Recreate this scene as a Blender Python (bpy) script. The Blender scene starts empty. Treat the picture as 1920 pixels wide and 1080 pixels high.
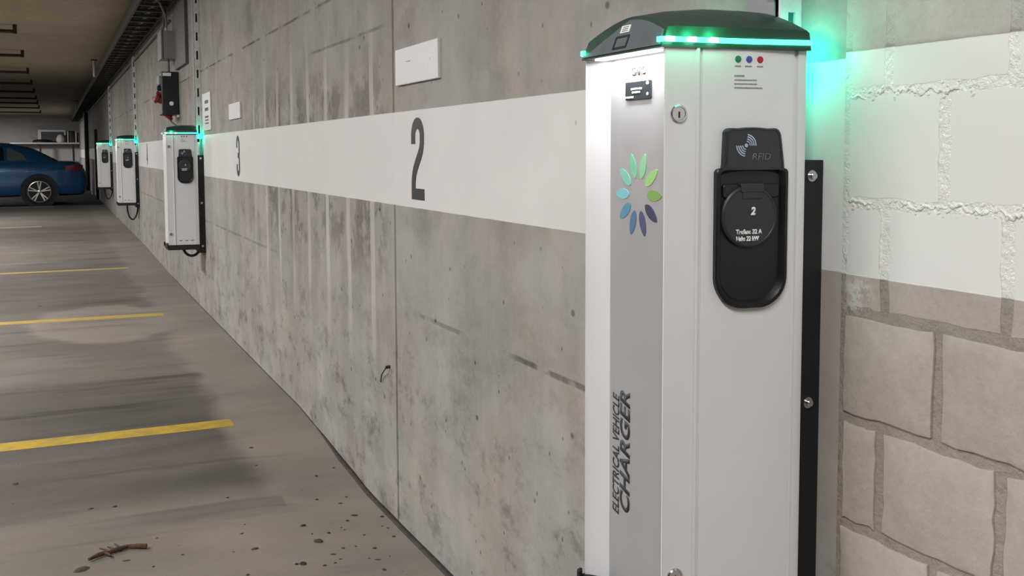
import bpy, bmesh, math, random
from mathutils import Vector, Matrix
random.seed(7)
C = bpy.context.scene.collection
S = 0.7                       # drawing units -> metres
PI = math.pi
EXPO = 0.38
CAPW = .26
LEDW = .032
LAMPS = [(-1.9, -0.75, 46), (-4.3, 3.4, 100), (-4.3, 9.2, 120), (-4.3, 16.5, 120), (-4.3, 24.5, 95), (-7.5, 39, 50), (-6.5, 53.5, 380)]  # last one is unseen, added to brighten the far wall

# ------------------------------------------------------------------ node helper
class NT:
    def __init__(self, name):
        self.m = bpy.data.materials.new(name); self.m.use_nodes = True
        self.t = self.m.node_tree; self.t.nodes.clear()
        self.out = self.t.nodes.new('ShaderNodeOutputMaterial')
        self.b = self.t.nodes.new('ShaderNodeBsdfPrincipled')
        self.t.links.new(self.b.outputs[0], self.out.inputs[0])
    def n(self, kind, **kw):
        nd = self.t.nodes.new(kind)
        for k, v in kw.items(): setattr(nd, k, v)
        return nd
    def put(self, sock, v):
        if isinstance(v, bpy.types.NodeSocket): self.t.links.new(v, sock)
        else:
            if sock.type == 'RGBA' and not hasattr(v, '__len__'): v = (v, v, v, 1)
            if sock.type == 'RGBA' and len(v) == 3: v = (*v, 1)
            sock.default_value = v
    def math(self, op, a, b=0.0, c=None, clamp=False):
        nd = self.n('ShaderNodeMath', operation=op, use_clamp=clamp)
        self.put(nd.inputs[0], a); self.put(nd.inputs[1], b)
        if c is not None: self.put(nd.inputs[2], c)
        return nd.outputs[0]
    def coords(self):
        tc = self.n('ShaderNodeTexCoord')
        v = self.n('ShaderNodeVectorMath', operation='SCALE'); v.inputs['Scale'].default_value = 1 / S
        self.t.links.new(tc.outputs['Object'], v.inputs[0])
        self.P = v.outputs[0]
        s = self.n('ShaderNodeSeparateXYZ'); self.t.links.new(self.P, s.inputs[0])
        self.x, self.y, self.z = s.outputs
        return self
    def scaled(self, sx, sy, sz):
        mp = self.n('ShaderNodeMapping'); mp.inputs['Scale'].default_value = (sx, sy, sz)
        self.t.links.new(self.P, mp.inputs[0]); return mp.outputs[0]
    def noise(self, scale, detail=4, rough=.55, vec=None, dist=0.0):
        nd = self.n('ShaderNodeTexNoise')
        self.t.links.new(vec or self.P, nd.inputs['Vector'])
        nd.inputs['Scale'].default_value = scale; nd.inputs['Detail'].default_value = detail
        nd.inputs['Roughness'].default_value = rough; nd.inputs['Distortion'].default_value = dist
        return nd.outputs[0]
    def voro(self, scale, vec=None):
        nd = self.n('ShaderNodeTexVoronoi'); nd.inputs['Scale'].default_value = scale
        self.t.links.new(vec or self.P, nd.inputs['Vector'])
        return nd.outputs['Distance'], nd.outputs['Color']
    def step(self, v, lo, hi):                 # smooth 0..1
        nd = self.n('ShaderNodeMapRange', interpolation_type='SMOOTHSTEP')
        self.put(nd.inputs[0], v); nd.inputs[1].default_value = lo; nd.inputs[2].default_value = hi
        return nd.outputs[0]
    def remap(self, v, lo, hi, a, b):
        nd = self.n('ShaderNodeMapRange'); self.put(nd.inputs[0], v)
        for i, q in enumerate((lo, hi, a, b)): nd.inputs[i + 1].default_value = q
        return nd.outputs[0]
    def line(self, v, at, half, soft):         # 1 on |v-at|<half
        d = self.math('ABSOLUTE', self.math('SUBTRACT', v, at))
        return self.step(d, half + soft, half)
    def mix(self, f, a, b, blend='MIX'):
        nd = self.n('ShaderNodeMix', data_type='RGBA', blend_type=blend)
        self.put(nd.inputs[0], f); self.put(nd.inputs[6], a); self.put(nd.inputs[7], b)
        return nd.outputs[2]
    def mul(self, *a):
        r = a[0]
        for q in a[1:]: r = self.math('MULTIPLY', r, q)
        return r
    def bump(self, h, strength=.3, dist=.01):
        nd = self.n('ShaderNodeBump'); nd.inputs['Strength'].default_value = strength; nd.inputs['Distance'].default_value = dist
        self.put(nd.inputs['Height'], h); self.t.links.new(nd.outputs[0], self.b.inputs['Normal'])
    def set(self, **kw):
        for k, v in kw.items():
            k = {'color': 'Base Color', 'rough': 'Roughness', 'metal': 'Metallic', 'spec': 'Specular IOR Level', 'coat': 'Coat Weight',
                 'emit': 'Emission Color', 'emits': 'Emission Strength', 'coatr': 'Coat Roughness', 'trans': 'Transmission Weight'}[k]
            self.put(self.b.inputs[k], v)
        return self.m

def plain(name, col, rough=.5, metal=0., vary=.06, scale=30., **kw):
    t = NT(name).coords()
    nz = t.noise(scale, 3)
    f = t.remap(nz, .3, .7, 1 - vary, 1 + vary)
    c = t.mix(1.0, (*col, 1), t.n('ShaderNodeCombineXYZ').outputs[0], 'MULTIPLY')
    cc = c.node.inputs[7].links[0].from_node
    for i in range(3): t.put(cc.inputs[i], f)
    r = t.remap(nz, .3, .7, max(0.02, rough - .05), min(1, rough + .05))
    return t.set(color=c, rough=r, metal=metal, **kw)

def srgb(r, g, b):
    f = lambda c: (c / 255 / 12.92) if c / 255 <= .04045 else ((c / 255 + .055) / 1.055) ** 2.4
    return (f(r), f(g), f(b))

M = {}
M['alu'] = plain('white_lacquered_aluminium', (.70, .70, .71), .33, 0., .015, 8., spec=.5)
M['alu_panel'] = plain('satin_anodised_panel', (.41, .41, .415), .42, .25, .015, 8.)
M['black'] = plain('black_plastic', (.012, .013, .015), .38, 0., .15, 40.)
M['black_matte'] = plain('black_powder_coat', (.007, .007, .008), .6, 0., .15, 40.)
M['lid'] = plain('dark_grey_plastic', (.022, .024, .027), .45, 0., .1, 40.)
M['pocket'] = plain('black_recess_plastic', (.005, .0055, .007), .42, 0., .1, 40.)
M['rfid'] = plain('slate_black_plastic', (.022, .025, .032), .3, 0., .1, 40.)
M['slate'] = plain('slate_grey_cap_plastic', (.095, .118, .130), .45, 0., .05, 30.)
M['cap'] = plain('green_glow_cap_plastic', (.012, .046, .030), .42, 0., .08, 30.)  # dark plastic with the light strip's green glow mixed into its colour
M['chrome'] = plain('chrome', (.62, .62, .63), .22, 1., .05, 60.)
M['zinc'] = plain('galvanised_steel', (.72, .73, .75), .40, .10, .12, 30.)
M['zinc_dark'] = plain('dull_grey_steel', (.13, .125, .12), .55, .4, .2, 20.)
M['tray'] = plain('dusty_dark_steel', (.06, .057, .052), .6, .3, .25, 20.)
M['grey_box'] = plain('grey_enclosure_plastic', (.27, .275, .285), .5, 0., .05, 20.)
M['sheet'] = plain('grey_painted_sheet', (.09, .085, .09), .55, 0., .08, 20.)
M['white'] = plain('white_painted_sheet', (.74, .74, .75), .45, 0., .04, 20.)
M['sticker'] = plain('white_sticker', (.85, .85, .85), .5, 0., .02, 20.)
M['text_dark'] = plain('dark_grey_print', (.028, .03, .034), .5, 0., .03, 30.)
M['text_grey'] = plain('light_grey_print', (.10, .11, .115), .5, 0., .03, 30.)
M['text_fine'] = plain('fine_grey_print', (.22, .22, .23), .5, 0., .2, 90.)
M['text_white'] = plain('white_print', (.8, .8, .82), .5, 0., .03, 30.)
M['rfid_print'] = plain('pale_blue_print', (.42, .48, .62), .45, 0., .3, 120.)
M['rfid_text'] = plain('dim_grey_print', (.12, .13, .16), .5, 0., .3, 120.)
M['screen'] = plain('dark_display_glass', (.035, .04, .048), .15, 0., .05, 30.)
M['red_plastic'] = plain('red_plastic', (.24, .02, .02), .45, 0., .1, 20.)
M['cable'] = plain('black_rubber_cable', (.012, .012, .012), .6, 0., .1, 40.)
M['cable_grey'] = plain('grey_cable', (.28, .27, .25), .6, 0., .1, 40.)
M['pipe_dark'] = plain('dark_pipe_metal', (.025, .022, .018), .55, 0., .15, 20.)
M['twig'] = plain('brown_twig_bark', (.07, .036, .018), .8, 0., .4, 60.)
M['leaf'] = plain('dead_leaf_brown', (.05, .037, .024), .8, 0., .4, 60.)
M['leaf_dark'] = plain('wet_black_leaf', (.018, .015, .012), .7, 0., .4, 60.)
M['digit'] = plain('charcoal_wall_paint', (.028, .03, .035), .5, 0., .1, 25.)
M['car'] = plain('blue_car_paint', (.004, .082, .215), .28, .2, .05, 5., coat=1.0, coatr=.05)
M['glass_dark'] = plain('dark_car_glass', (.01, .012, .013), .08, 0., .02, 5.)
M['glass_pale'] = plain('pale_grey_glass', (.11, .13, .125), .12, 0., .02, 5.)  # opaque; the pane's brightness is painted into a paler colour
M['tyre'] = plain('black_tyre', (.012, .012, .012), .75, 0., .1, 20.)
M['rim'] = plain('silver_alloy', (.62, .6, .57), .3, .7, .05, 20.)
M['tail'] = plain('red_lens', (.16, .008, .015), .2, 0., .05, 20., coat=1.0)
M['bag'] = plain('white_sack', (.72, .7, .66), .7, 0., .1, 10.)
M['crate'] = plain('mottled_grey_crate', (.16, .155, .15), .7, 0., .5, 6.)
M['barrel'] = plain('dark_green_drum', (.03, .03, .02), .6, 0., .15, 10.)
M['cream'] = plain('cream_strip', (.55, .53, .42), .6, 0., .1, 10.)
def emis(name, col, k):
    t = NT(name); return t.set(color=(.1, .1, .1, 1), emit=(*col, 1), emits=k, rough=.4)
M['led'] = emis('green_led_strip', (.03, 1., .50), 5.2)
M['led_rear'] = emis('green_led_rear', (.0, 1., .60), 34.)
M['led_hot'] = emis('green_led_chip', (.35, 1., .72), 16.)
M['down'] = emis('white_led_strip', (1., .99, 1.), 5.)
M['tube'] = emis('fluorescent_tube', (1., .96, .9), 6.)
def dotm(n, c): return plain(n, c, .4, 0., .03, 20.)
M['dot_green'] = dotm('green_indicator', (.01, .19, .09)); M['dot_blue'] = dotm('blue_indicator', (.05, .08, .33)); M['dot_red'] = dotm('red_indicator', (.42, .012, .02))

# ------------------------------------------------------------------ concrete, block, floor, ceiling
def concrete_wall(name, lo, hi, base=(.365, .35, .332)):
    t = NT(name).coords()
    low = t.noise(.9, 5, .6)
    mid = t.noise(5., 6, .62, t.scaled(1, .6, .75))
    fine = t.noise(45., 3, .6)
    stk = t.noise(4.5, 4, .6, t.scaled(1, 1, .10))
    v = t.math('ADD', t.remap(low, .3, .7, .90, 1.09), t.remap(stk, .3, .7, -.09, .09))
    v = t.math('ADD', v, t.remap(mid, .3, .7, -.15, .13))
    v = t.math('ADD', v, t.remap(fine, .3, .7, -.035, .035))
    # rows of pale formwork runs on the rough panel beyond the joint
    ph = t.math('FRACT', t.math('ADD', t.math('MULTIPLY', t.math('SUBTRACT', t.y, 4.21), 1 / .42), t.math('MULTIPLY', t.math('SUBTRACT', t.noise(1.3, 2), .5), .18)))
    run = t.line(ph, .5, .055, .05)
    panel = t.mul(t.step(t.y, 4.09, 4.16), t.step(t.y, 8.2, 6.4), t.step(t.noise(2.2, 3, .6, t.scaled(1, 1, .3)), .28, .50))
    zr = t.step(t.math('ABSOLUTE', t.math('SUBTRACT', t.z, 1.35)), 1.0, .35)
    v = t.math('ADD', v, t.mul(run, panel, zr, .38))
    # brown-grey blotches between the runs close to the band
    blot = t.mul(t.step(t.noise(4.2, 5, .65, t.scaled(1, 1.0, .9)), .46, .56), t.step(t.y, 4.12, 4.3), t.step(t.y, 8.5, 6.6),
                 t.step(t.math('ABSOLUTE', t.math('SUBTRACT', t.z, 1.45)), .62, .30), t.math('SUBTRACT', 1.0, run))
    v = t.math('SUBTRACT', v, t.mul(blot, .36))
    # scattered blow holes and scuffs
    d, cc = t.voro(9., t.scaled(1, .8, .9)); sp = t.n('ShaderNodeSeparateColor'); t.put(sp.inputs[0], cc)
    hole = t.mul(t.step(d, .11, .05), t.step(sp.outputs[0], .50, .54))
    d2, cc2 = t.voro(24., t.scaled(1, 1, .7)); sp2 = t.n('ShaderNodeSeparateColor'); t.put(sp2.inputs[0], cc2)
    hole2 = t.mul(t.step(d2, .16, .08), t.step(sp2.outputs[1], .80, .83))
    scuff = t.mul(t.step(t.noise(7., 5, .7, t.scaled(1, .62, 1.0)), .50, .66), t.step(t.z, 1.3, .30), .34)
    smud = t.mul(t.step(t.noise(3.6, 6, .66, t.scaled(1, .62, .95)), .47, .72), .17)
    v = t.math('SUBTRACT', v, smud)
    holes = t.math('MAXIMUM', hole, hole2)
    v = t.math('SUBTRACT', v, t.mul(holes, .50)); v = t.math('SUBTRACT', v, scuff)
    # vertical panel joints and horizontal day joints with broken edges
    wob = t.math('MULTIPLY', t.math('SUBTRACT', t.noise(3., 4), .5), .012)
    yy = t.math('ADD', t.y, wob); zz = t.math('ADD', t.z, wob)
    seam = t.line(yy, 4.093, .008, .008)
    for q in (12.4, 20.7, 29.0): seam = t.math('MAXIMUM', seam, t.line(yy, q, .008, .006))
    brk = t.step(t.noise(1.7, 3, .6), .44, .54)
    crack = t.mul(t.line(zz, 2.314, .0045, .006), brk, t.step(t.y, 4.1, 4.2))
    crack = t.math('MAXIMUM', crack, t.mul(t.line(zz, .862, .004, .009), t.math('MAXIMUM', t.mul(t.step(t.y, 2.95, 2.8), t.step(t.y, 2.2, 2.3)), t.math('MAXIMUM', t.mul(t.line(t.y, 3.55, .18, .1), .6), t.mul(t.step(t.y, 6.4, 7.0), .5))), t.step(t.noise(5., 3, .6), .36, .5)))
    crack = t.math('MAXIMUM', crack, t.mul(t.line(zz, 2.075, .004, .006), t.step(t.noise(2.6, 3, .6), .42, .54), t.line(t.y, 4.9, .55, .2), .7))
    dark = t.math('MAXIMUM', t.mul(seam, .48), t.mul(crack, .52))
    v = t.math('SUBTRACT', v, dark)
    tint = t.mix(t.step(t.noise(1.6, 4), .46, .62), (*base, 1), (base[0] * 1.01, base[1] * .95, base[2] * .915, 1))
    tint = t.mix(t.step(t.noise(2.4, 3), .52, .66), tint, (base[0] * .96, base[1] * .985, base[2] * .97, 1))
    vc = t.n('ShaderNodeCombineXYZ'); [t.put(vc.inputs[i], v) for i in range(3)]
    col = t.mix(1.0, tint, vc.outputs[0], 'MULTIPLY')
    # painted band
    e = t.math('MULTIPLY', t.math('SUBTRACT', t.noise(9., 3), .5), .003)
    ze = t.math('ADD', t.z, e)
    band = t.mul(t.step(ze, lo - .0015, lo + .0015), t.step(ze, hi + .0015, hi - .0015))
    paint = t.mix(t.step(t.noise(3., 3), .4, .7), (.735, .725, .715, 1), (.765, .755, .745, 1))
    spk = t.mul(hole2, t.step(sp2.outputs[2], .9, .93))
    paint = t.mix(t.mul(spk, .5), paint, (.3, .29, .28, 1))
    col = t.mix(band, col, paint)
    h = t.math('SUBTRACT', t.math('ADD', t.mul(mid, .5), t.mul(fine, .25)), t.mul(holes, .8))
    h = t.math('SUBTRACT', h, t.mul(dark, 1.6))
    h = t.math('MULTIPLY', h, t.remap(band, 0, 1, 1, .22))
    t.bump(h, .35, .006)
    return t.set(color=col, rough=t.remap(band, 0, 1, .82, .48), spec=.3)

def block_wall(name, lo, hi, mortar=False):
    t = NT(name).coords()
    n1 = t.noise(2.2, 5, .6); n2 = t.noise(14., 5, .65); n3 = t.noise(70., 3, .6)
    v = t.math('ADD', t.remap(n1, .3, .7, .93, 1.07), t.remap(n2, .3, .7, -.06, .06))
    v = t.math('ADD', v, t.remap(n3, .3, .7, -.05, .05))
    if mortar: v = t.math('SUBTRACT', v, t.mul(t.step(t.noise(30., 4, .7), .56, .66), .16))
    base = (.30, .263, .235) if mortar else (.425, .375, .342)
    tint = t.mix(t.step(n1, .42, .6), (*base, 1), (base[0] * 1.05, base[1] * 1.03, base[2] * 1.0, 1))
    # smoother cement-grey skim above the painted band
    up = t.step(t.z, hi, hi + .01)
    tint = t.mix(up, tint, (.45, .445, .41, 1))
    stk = t.noise(4., 4, .6, t.scaled(1, 1, .12))
    v = t.math('ADD', v, t.mul(up, t.remap(stk, .3, .7, -.1, .1)))
    vc = t.n('ShaderNodeCombineXYZ'); [t.put(vc.inputs[i], v) for i in range(3)]
    col = t.mix(1.0, tint, vc.outputs[0], 'MULTIPLY')
    # glossy paint splash under the band, its bright glint put into the colour
    dx = t.math('SUBTRACT', t.y, 1.375); dz = t.math('SUBTRACT', t.z, 1.262)
    rr = t.math('SQRT', t.math('ADD', t.math('MULTIPLY', dx, dx), t.math('MULTIPLY', dz, dz)))
    spl = t.mul(t.step(rr, .055, .01), t.step(t.noise(38., 4, .7), .44, .56))
    col = t.mix(t.mul(spl, .85), col, (.62, .62, .62, 1))
    e = t.math('MULTIPLY', t.math('SUBTRACT', t.noise(9., 3), .5), .004); ze = t.math('ADD', t.z, e)
    band = t.mul(t.step(ze, lo - .0015, lo + .0015), t.step(ze, hi + .0015, hi - .0015))
    wash = t.mul(t.step(t.y, 1.425, 1.40), 1.0)
    paint = t.mix(wash, (.66, .65, .63, 1), (.745, .735, .725, 1))
    col = t.mix(band, col, paint)
    glossy = t.math('MAXIMUM', band, spl)
    h = t.math('ADD', t.mul(n2, .6), t.mul(n3, .3))
    if mortar: h = t.math('ADD', h, t.mul(t.noise(36., 4, .7), 1.2))
    h = t.math('MULTIPLY', h, t.remap(band, 0, 1, 1, 1.0 if mortar else .10))
    t.bump(h, .55 if mortar else .4, .007)
    return t.set(color=col, rough=t.remap(glossy, 0, 1, .85, .22 if mortar else .42), spec=.4)

def floor_mat():
    t = NT('worn_concrete_floor').coords()
    n1 = t.noise(.55, 5, .6, t.scaled(.55, 1.6, 1)); n2 = t.noise(2.2, 6, .62, t.scaled(.5, 1.8, 1)); n3 = t.noise(40., 3, .6)
    v = t.math('ADD', t.remap(n1, .3, .7, .90, 1.10), t.remap(n2, .3, .7, -.09, .09))
    v = t.math('ADD', v, t.remap(n3, .3, .7, -.035, .035))
    # darker, tyre-worn bays with a soft ragged edge that stops short of the wall
    edge = t.math('ADD', t.x, t.math('MULTIPLY', t.math('SUBTRACT', t.noise(1.6, 4), .5), .35))
    worn = t.step(edge, -.42, -.56)
    bay = t.noise(.42, 2, .5, t.scaled(.25, 1, 1))
    worn = t.mul(worn, t.remap(bay, .35, .65, .44, .58), t.step(t.y, 4.45, 4.85), t.remap(t.step(t.y, 7.0, 7.6), 0, 1, 1, .55), t.remap(t.step(t.y, 14, 17), 0, 1, 1, .6))
    v = t.math('SUBTRACT', v, t.mul(t.step(edge, -.62, -1.25), t.step(t.y, 4.7, 4.3), .22))
    streak = t.mul(t.step(t.noise(1.5, 5, .6, t.scaled(.35, 3.2, 1)), .54, .68), t.step(t.x, -.1, -.5), .20)
    v = t.math('SUBTRACT', v, streak)
    pale = t.mul(t.step(t.noise(1.2, 3, .6, t.scaled(.5, 2., 1)), .60, .72), .10)
    v = t.math('ADD', v, pale)
    # pale wash around the end of the second yellow line
    dx = t.math('MULTIPLY', t.math('ADD', t.x, .95), 1.25); dy = t.math('MULTIPLY', t.math('SUBTRACT', t.y, 9.95), .75)
    rr = t.math('ADD', t.math('SQRT', t.math('ADD', t.math('MULTIPLY', dx, dx), t.math('MULTIPLY', dy, dy))), t.math('MULTIPLY', t.math('SUBTRACT', t.noise(2.5, 4), .5), .45))
    wash = t.step(rr, .90, .70); v = t.math('SUBTRACT', v, t.mul(worn, t.math('SUBTRACT', 1.0, wash))); v = t.math('ADD', v, t.mul(wash, .14))
    # faded old bay marks
    g1 = t.mul(t.line(t.math('ADD', t.y, t.mul(t.x, .02)), 4.46, .062, .012), t.step(t.x, -.42, -.43), t.step(t.x, -1.35, -.75))
    g2 = t.mul(t.line(t.y, 7.30, .045, .03), t.step(t.x, -.41, -.45), t.step(t.x, -1.5, -.7))
    v = t.math('SUBTRACT', v, t.mul(g1, .20)); v = t.math('SUBTRACT', v, t.mul(g2, .22))
    # small specks
    d, cc = t.voro(13.); sp = t.n('ShaderNodeSeparateColor'); t.put(sp.inputs[0], cc)
    speck = t.mul(t.step(d, .10, .05), t.step(sp.outputs[0], .85, .88), .35)
    v = t.math('SUBTRACT', v, speck)
    base = t.mix(t.step(t.x, -.2, -1.1), (.232, .202, .178, 1), (.195, .167, .142, 1))
    base = t.mix(t.step(t.noise(1.0, 4), .45, .65), base, (.215, .187, .167, 1))
    vc = t.n('ShaderNodeCombineXYZ'); [t.put(vc.inputs[i], v) for i in range(3)]
    col = t.mix(1.0, base, vc.outputs[0], 'MULTIPLY')
    col = t.mix(t.mul(g1, .5), col, (.15, .14, .14, 1))
    # nearly black floor from the far bay on
    far_dark = t.step(t.y, 31.75, 31.85)
    col = t.mix(far_dark, col, (.035, .034, .032, 1))
    t.bump(t.math('ADD', t.mul(n3, .4), t.mul(n2, .6)), .25, .006)
    return t.set(color=col, rough=t.remap(n2, .3, .7, .62, .82), spec=.3)

def simple_conc(name, base, rough=.85, sc=1.0):
    t = NT(name).coords()
    n1 = t.noise(.7 * sc, 5, .6); n2 = t.noise(6. * sc, 5, .6)
    v = t.math('ADD', t.remap(n1, .3, .7, .9, 1.1), t.remap(n2, .3, .7, -.08, .08))
    vc = t.n('ShaderNodeCombineXYZ'); [t.put(vc.inputs[i], v) for i in range(3)]
    t.bump(n2, .25, .006)
    return t, t.mix(1.0, (*base, 1), vc.outputs[0], 'MULTIPLY')
def ceil_mat():
    t, c = simple_conc('dim_brown_concrete_ceiling', (.50, .435, .33)); return t.set(color=c, rough=.9, spec=.2)
def back_mat():
    t, c = simple_conc('far_wall_concrete', (.36, .34, .32))
    band = t.mul(t.step(t.z, 1.09, 1.11), t.step(t.z, 1.87, 1.85))
    return t.set(color=t.mix(band, c, (.52, .5, .47, 1)), rough=.85, spec=.2)
def yellow_mat():
    t = NT('worn_yellow_paint').coords()
    n = t.noise(9., 5, .65)
    col = t.mix(t.step(n, .40, .66), (.50, .335, .022, 1), (.36, .255, .05, 1))
    # paint more faded on the lines farther into the garage
    col = t.mix(t.remap(t.y, 5.5, 14.5, 0., .62), col, (.42, .34, .17, 1))
    return t.set(color=col, rough=.7, spec=.3)
M['wall'] = concrete_wall('cast_concrete_with_white_band', 1.299, 1.694)
M['block'] = block_wall('beige_block', 1.297, 1.705)
M['mortar'] = block_wall('rough_mortar', 1.297, 1.705, True)
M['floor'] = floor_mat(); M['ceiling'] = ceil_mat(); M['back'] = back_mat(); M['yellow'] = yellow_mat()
M['pale_line'] = plain('worn_pale_line', (.42, .38, .30), .75, 0., .25, 8.)
M['joint'] = plain('shadowed_floor_joint', (.055, .045, .038), .9, 0., .4, 25.)

# ------------------------------------------------------------------ mesh builder (all numbers in drawing units)
class F:                                        # a local frame: origin, right, up, out
    def __init__(s, o, r, u, n=None):
        s.o = Vector(o); s.r = Vector(r).normalized(); s.u = Vector(u).normalized()
        s.n = Vector(n).normalized() if n is not None else s.r.cross(s.u)
    def __call__(s, a, b, c=0.): return s.o + s.r * a + s.u * b + s.n * c
class MB:
    def __init__(s): s.v = []; s.f = []; s.mi = []; s.cur = 0
    def add(s, vs, fs):
        k = len(s.v); s.v += [Vector(v) for v in vs]
        for f in fs: s.f.append([i + k for i in f]); s.mi.append(s.cur)
        return s
    def box(s, x0, x1, y0, y1, z0, z1):
        return s.add([(x, y, z) for x in (x0, x1) for y in (y0, y1) for z in (z0, z1)],
                     [(0, 1, 3, 2), (4, 6, 7, 5), (0, 4, 5, 1), (2, 3, 7, 6), (0, 2, 6, 4), (1, 5, 7, 3)])
    def bar(s, a, b, w, h=None, up=(0, 0, 1)):
        a = Vector(a); b = Vector(b); d = (b - a).normalized(); h = h or w
        u = Vector(up); u = (u - d * u.dot(d))
        if u.length < 1e-4: u = Vector((1, 0, 0))
        u.normalize(); r = d.cross(u)
        vs = [p + r * (i * w / 2) + u * (j * h / 2) for p in (a, b) for i, j in ((-1, -1), (1, -1), (1, 1), (-1, 1))]
        return s.add(vs, [(0, 3, 2, 1), (4, 5, 6, 7), (0, 1, 5, 4), (1, 2, 6, 5), (2, 3, 7, 6), (3, 0, 4, 7)])
    def slab(s, fr, poly, c0, c1):              # a 2-D outline given depth
        n = len(poly)
        vs = [fr(a, b, c0) for a, b in poly] + [fr(a, b, c1) for a, b in poly]
        return s.add(vs, [list(range(n))[::-1], list(range(n, 2 * n))] + [(i, (i + 1) % n, (i + 1) % n + n, i + n) for i in range(n)])
    def prism(s, poly, z0, z1): return s.slab(F((0, 0, 0), (1, 0, 0), (0, 1, 0)), poly, z0, z1)
    def disc(s, fr, r, c0, c1, n=24, rx=None, r1=None):
        r1 = r if r1 is None else r1
        vs = [fr(math.cos(2 * PI * i / n) * (rx or r), math.sin(2 * PI * i / n) * r, c0) for i in range(n)]
        k = r1 / r
        vs += [fr(math.cos(2 * PI * i / n) * (rx or r) * k, math.sin(2 * PI * i / n) * r * k, c1) for i in range(n)]
        return s.add(vs, [list(range(n))[::-1], list(range(n, 2 * n))] + [(i, (i + 1) % n, (i + 1) % n + n, i + n) for i in range(n)])
    def lathe(s, fr, prof, n=28):               # prof: (radius, height along out)
        vs = [fr(r * math.cos(2 * PI * i / n), r * math.sin(2 * PI * i / n), h) for r, h in prof for i in range(n)]
        fs = [(j * n + i, j * n + (i + 1) % n, (j + 1) * n + (i + 1) % n, (j + 1) * n + i) for j in range(len(prof) - 1) for i in range(n)]
        return s.add(vs, fs)
    def tube(s, pts, r, n=10, caps=True):
        pts = [Vector(p) for p in pts]; vs = []; prev = None
        rr = r if hasattr(r, '__len__') else [r] * len(pts)
        for i, p in enumerate(pts):
            d = (pts[min(i + 1, len(pts) - 1)] - pts[max(i - 1, 0)]).normalized()
            if prev is None:
                u = Vector((0, 0, 1)) if abs(d.z) < .9 else Vector((1, 0, 0))
            else: u = prev
            u = (u - d * u.dot(d)).normalized(); prev = u; w = d.cross(u)
            vs += [p + (u * math.cos(2 * PI * k / n) + w * math.sin(2 * PI * k / n)) * rr[i] for k in range(n)]
        fs = [(j * n + k, j * n + (k + 1) % n, (j + 1) * n + (k + 1) % n, (j + 1) * n + k) for j in range(len(pts) - 1) for k in range(n)]
        if caps: fs += [list(range(n))[::-1], [len(vs) - n + k for k in range(n)]]
        return s.add(vs, fs)
    def ribbon(s, fr, pts, w, c0, c1):          # a flat stroke of constant width
        P = [Vector(p) for p in pts]; L = []; R = []
        for i, p in enumerate(P):
            d0 = (P[i] - P[i - 1]).normalized() if i else (P[1] - P[0]).normalized()
            d1 = (P[i + 1] - P[i]).normalized() if i < len(P) - 1 else d0
            m = Vector((-(d0 + d1).y, (d0 + d1).x)).normalized()
            k = w / 2 / max(.5, m.dot(Vector((-d0.y, d0.x))))
            L.append(p + m * k); R.append(p - m * k)
        for i in range(len(P) - 1): s.slab(fr, [L[i], L[i + 1], R[i + 1], R[i]][::-1], c0, c1)
        return s
    def loft(s, rings, closed=True, caps=True):
        n = len(rings[0]); vs = [p for r in rings for p in r]
        m = n if closed else n - 1
        fs = [(j * n + k, j * n + (k + 1) % n, (j + 1) * n + (k + 1) % n, (j + 1) * n + k) for j in range(len(rings) - 1) for k in range(m)]
        if caps: fs += [list(range(n))[::-1], [len(vs) - n + k for k in range(n)]]
        return s.add(vs, fs)
    def build(s, name, mat, parent=None, base=(0, 0, 0), smooth=35, bevel=0., seg=2, merge=False):
        me = bpy.data.meshes.new(name); b = Vector(base)
        me.from_pydata([tuple((v - b) * S) for v in s.v], [], s.f)
        mats = mat if isinstance(mat, (list, tuple)) else [mat]
        for m in mats: me.materials.append(M[m] if isinstance(m, str) else m)
        me.polygons.foreach_set('material_index', s.mi)
        bm = bmesh.new(); bm.from_mesh(me)
        if merge: bmesh.ops.remove_doubles(bm, verts=bm.verts, dist=1e-5)
        bmesh.ops.recalc_face_normals(bm, faces=bm.faces); bm.to_mesh(me); bm.free()
        if smooth:
            me.polygons.foreach_set('use_smooth', [True] * len(me.polygons)); me.set_sharp_from_angle(angle=math.radians(smooth))
        o = bpy.data.objects.new(name, me); C.objects.link(o)
        if parent: o.parent = parent
        else: o.location = b * S
        if bevel:
            md = o.modifiers.new('edge', 'BEVEL'); md.width = bevel * S; md.segments = seg; md.limit_method = 'ANGLE'; md.angle_limit = math.radians(40)
        return o
def tag(o, label, cat, group=None, kind=None):
    o['label'] = label; o['category'] = cat
    if group: o['group'] = group
    if kind: o['kind'] = kind
    return o
def thing(name, label, cat, loc, group=None):
    o = bpy.data.objects.new(name, None); C.objects.link(o); o.location = Vector(loc) * S; o.empty_display_size = .05
    return tag(o, label, cat, group)
def struct(o, label=None):
    o['kind'] = 'structure'
    if label: o['label'] = label
    return o
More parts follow.
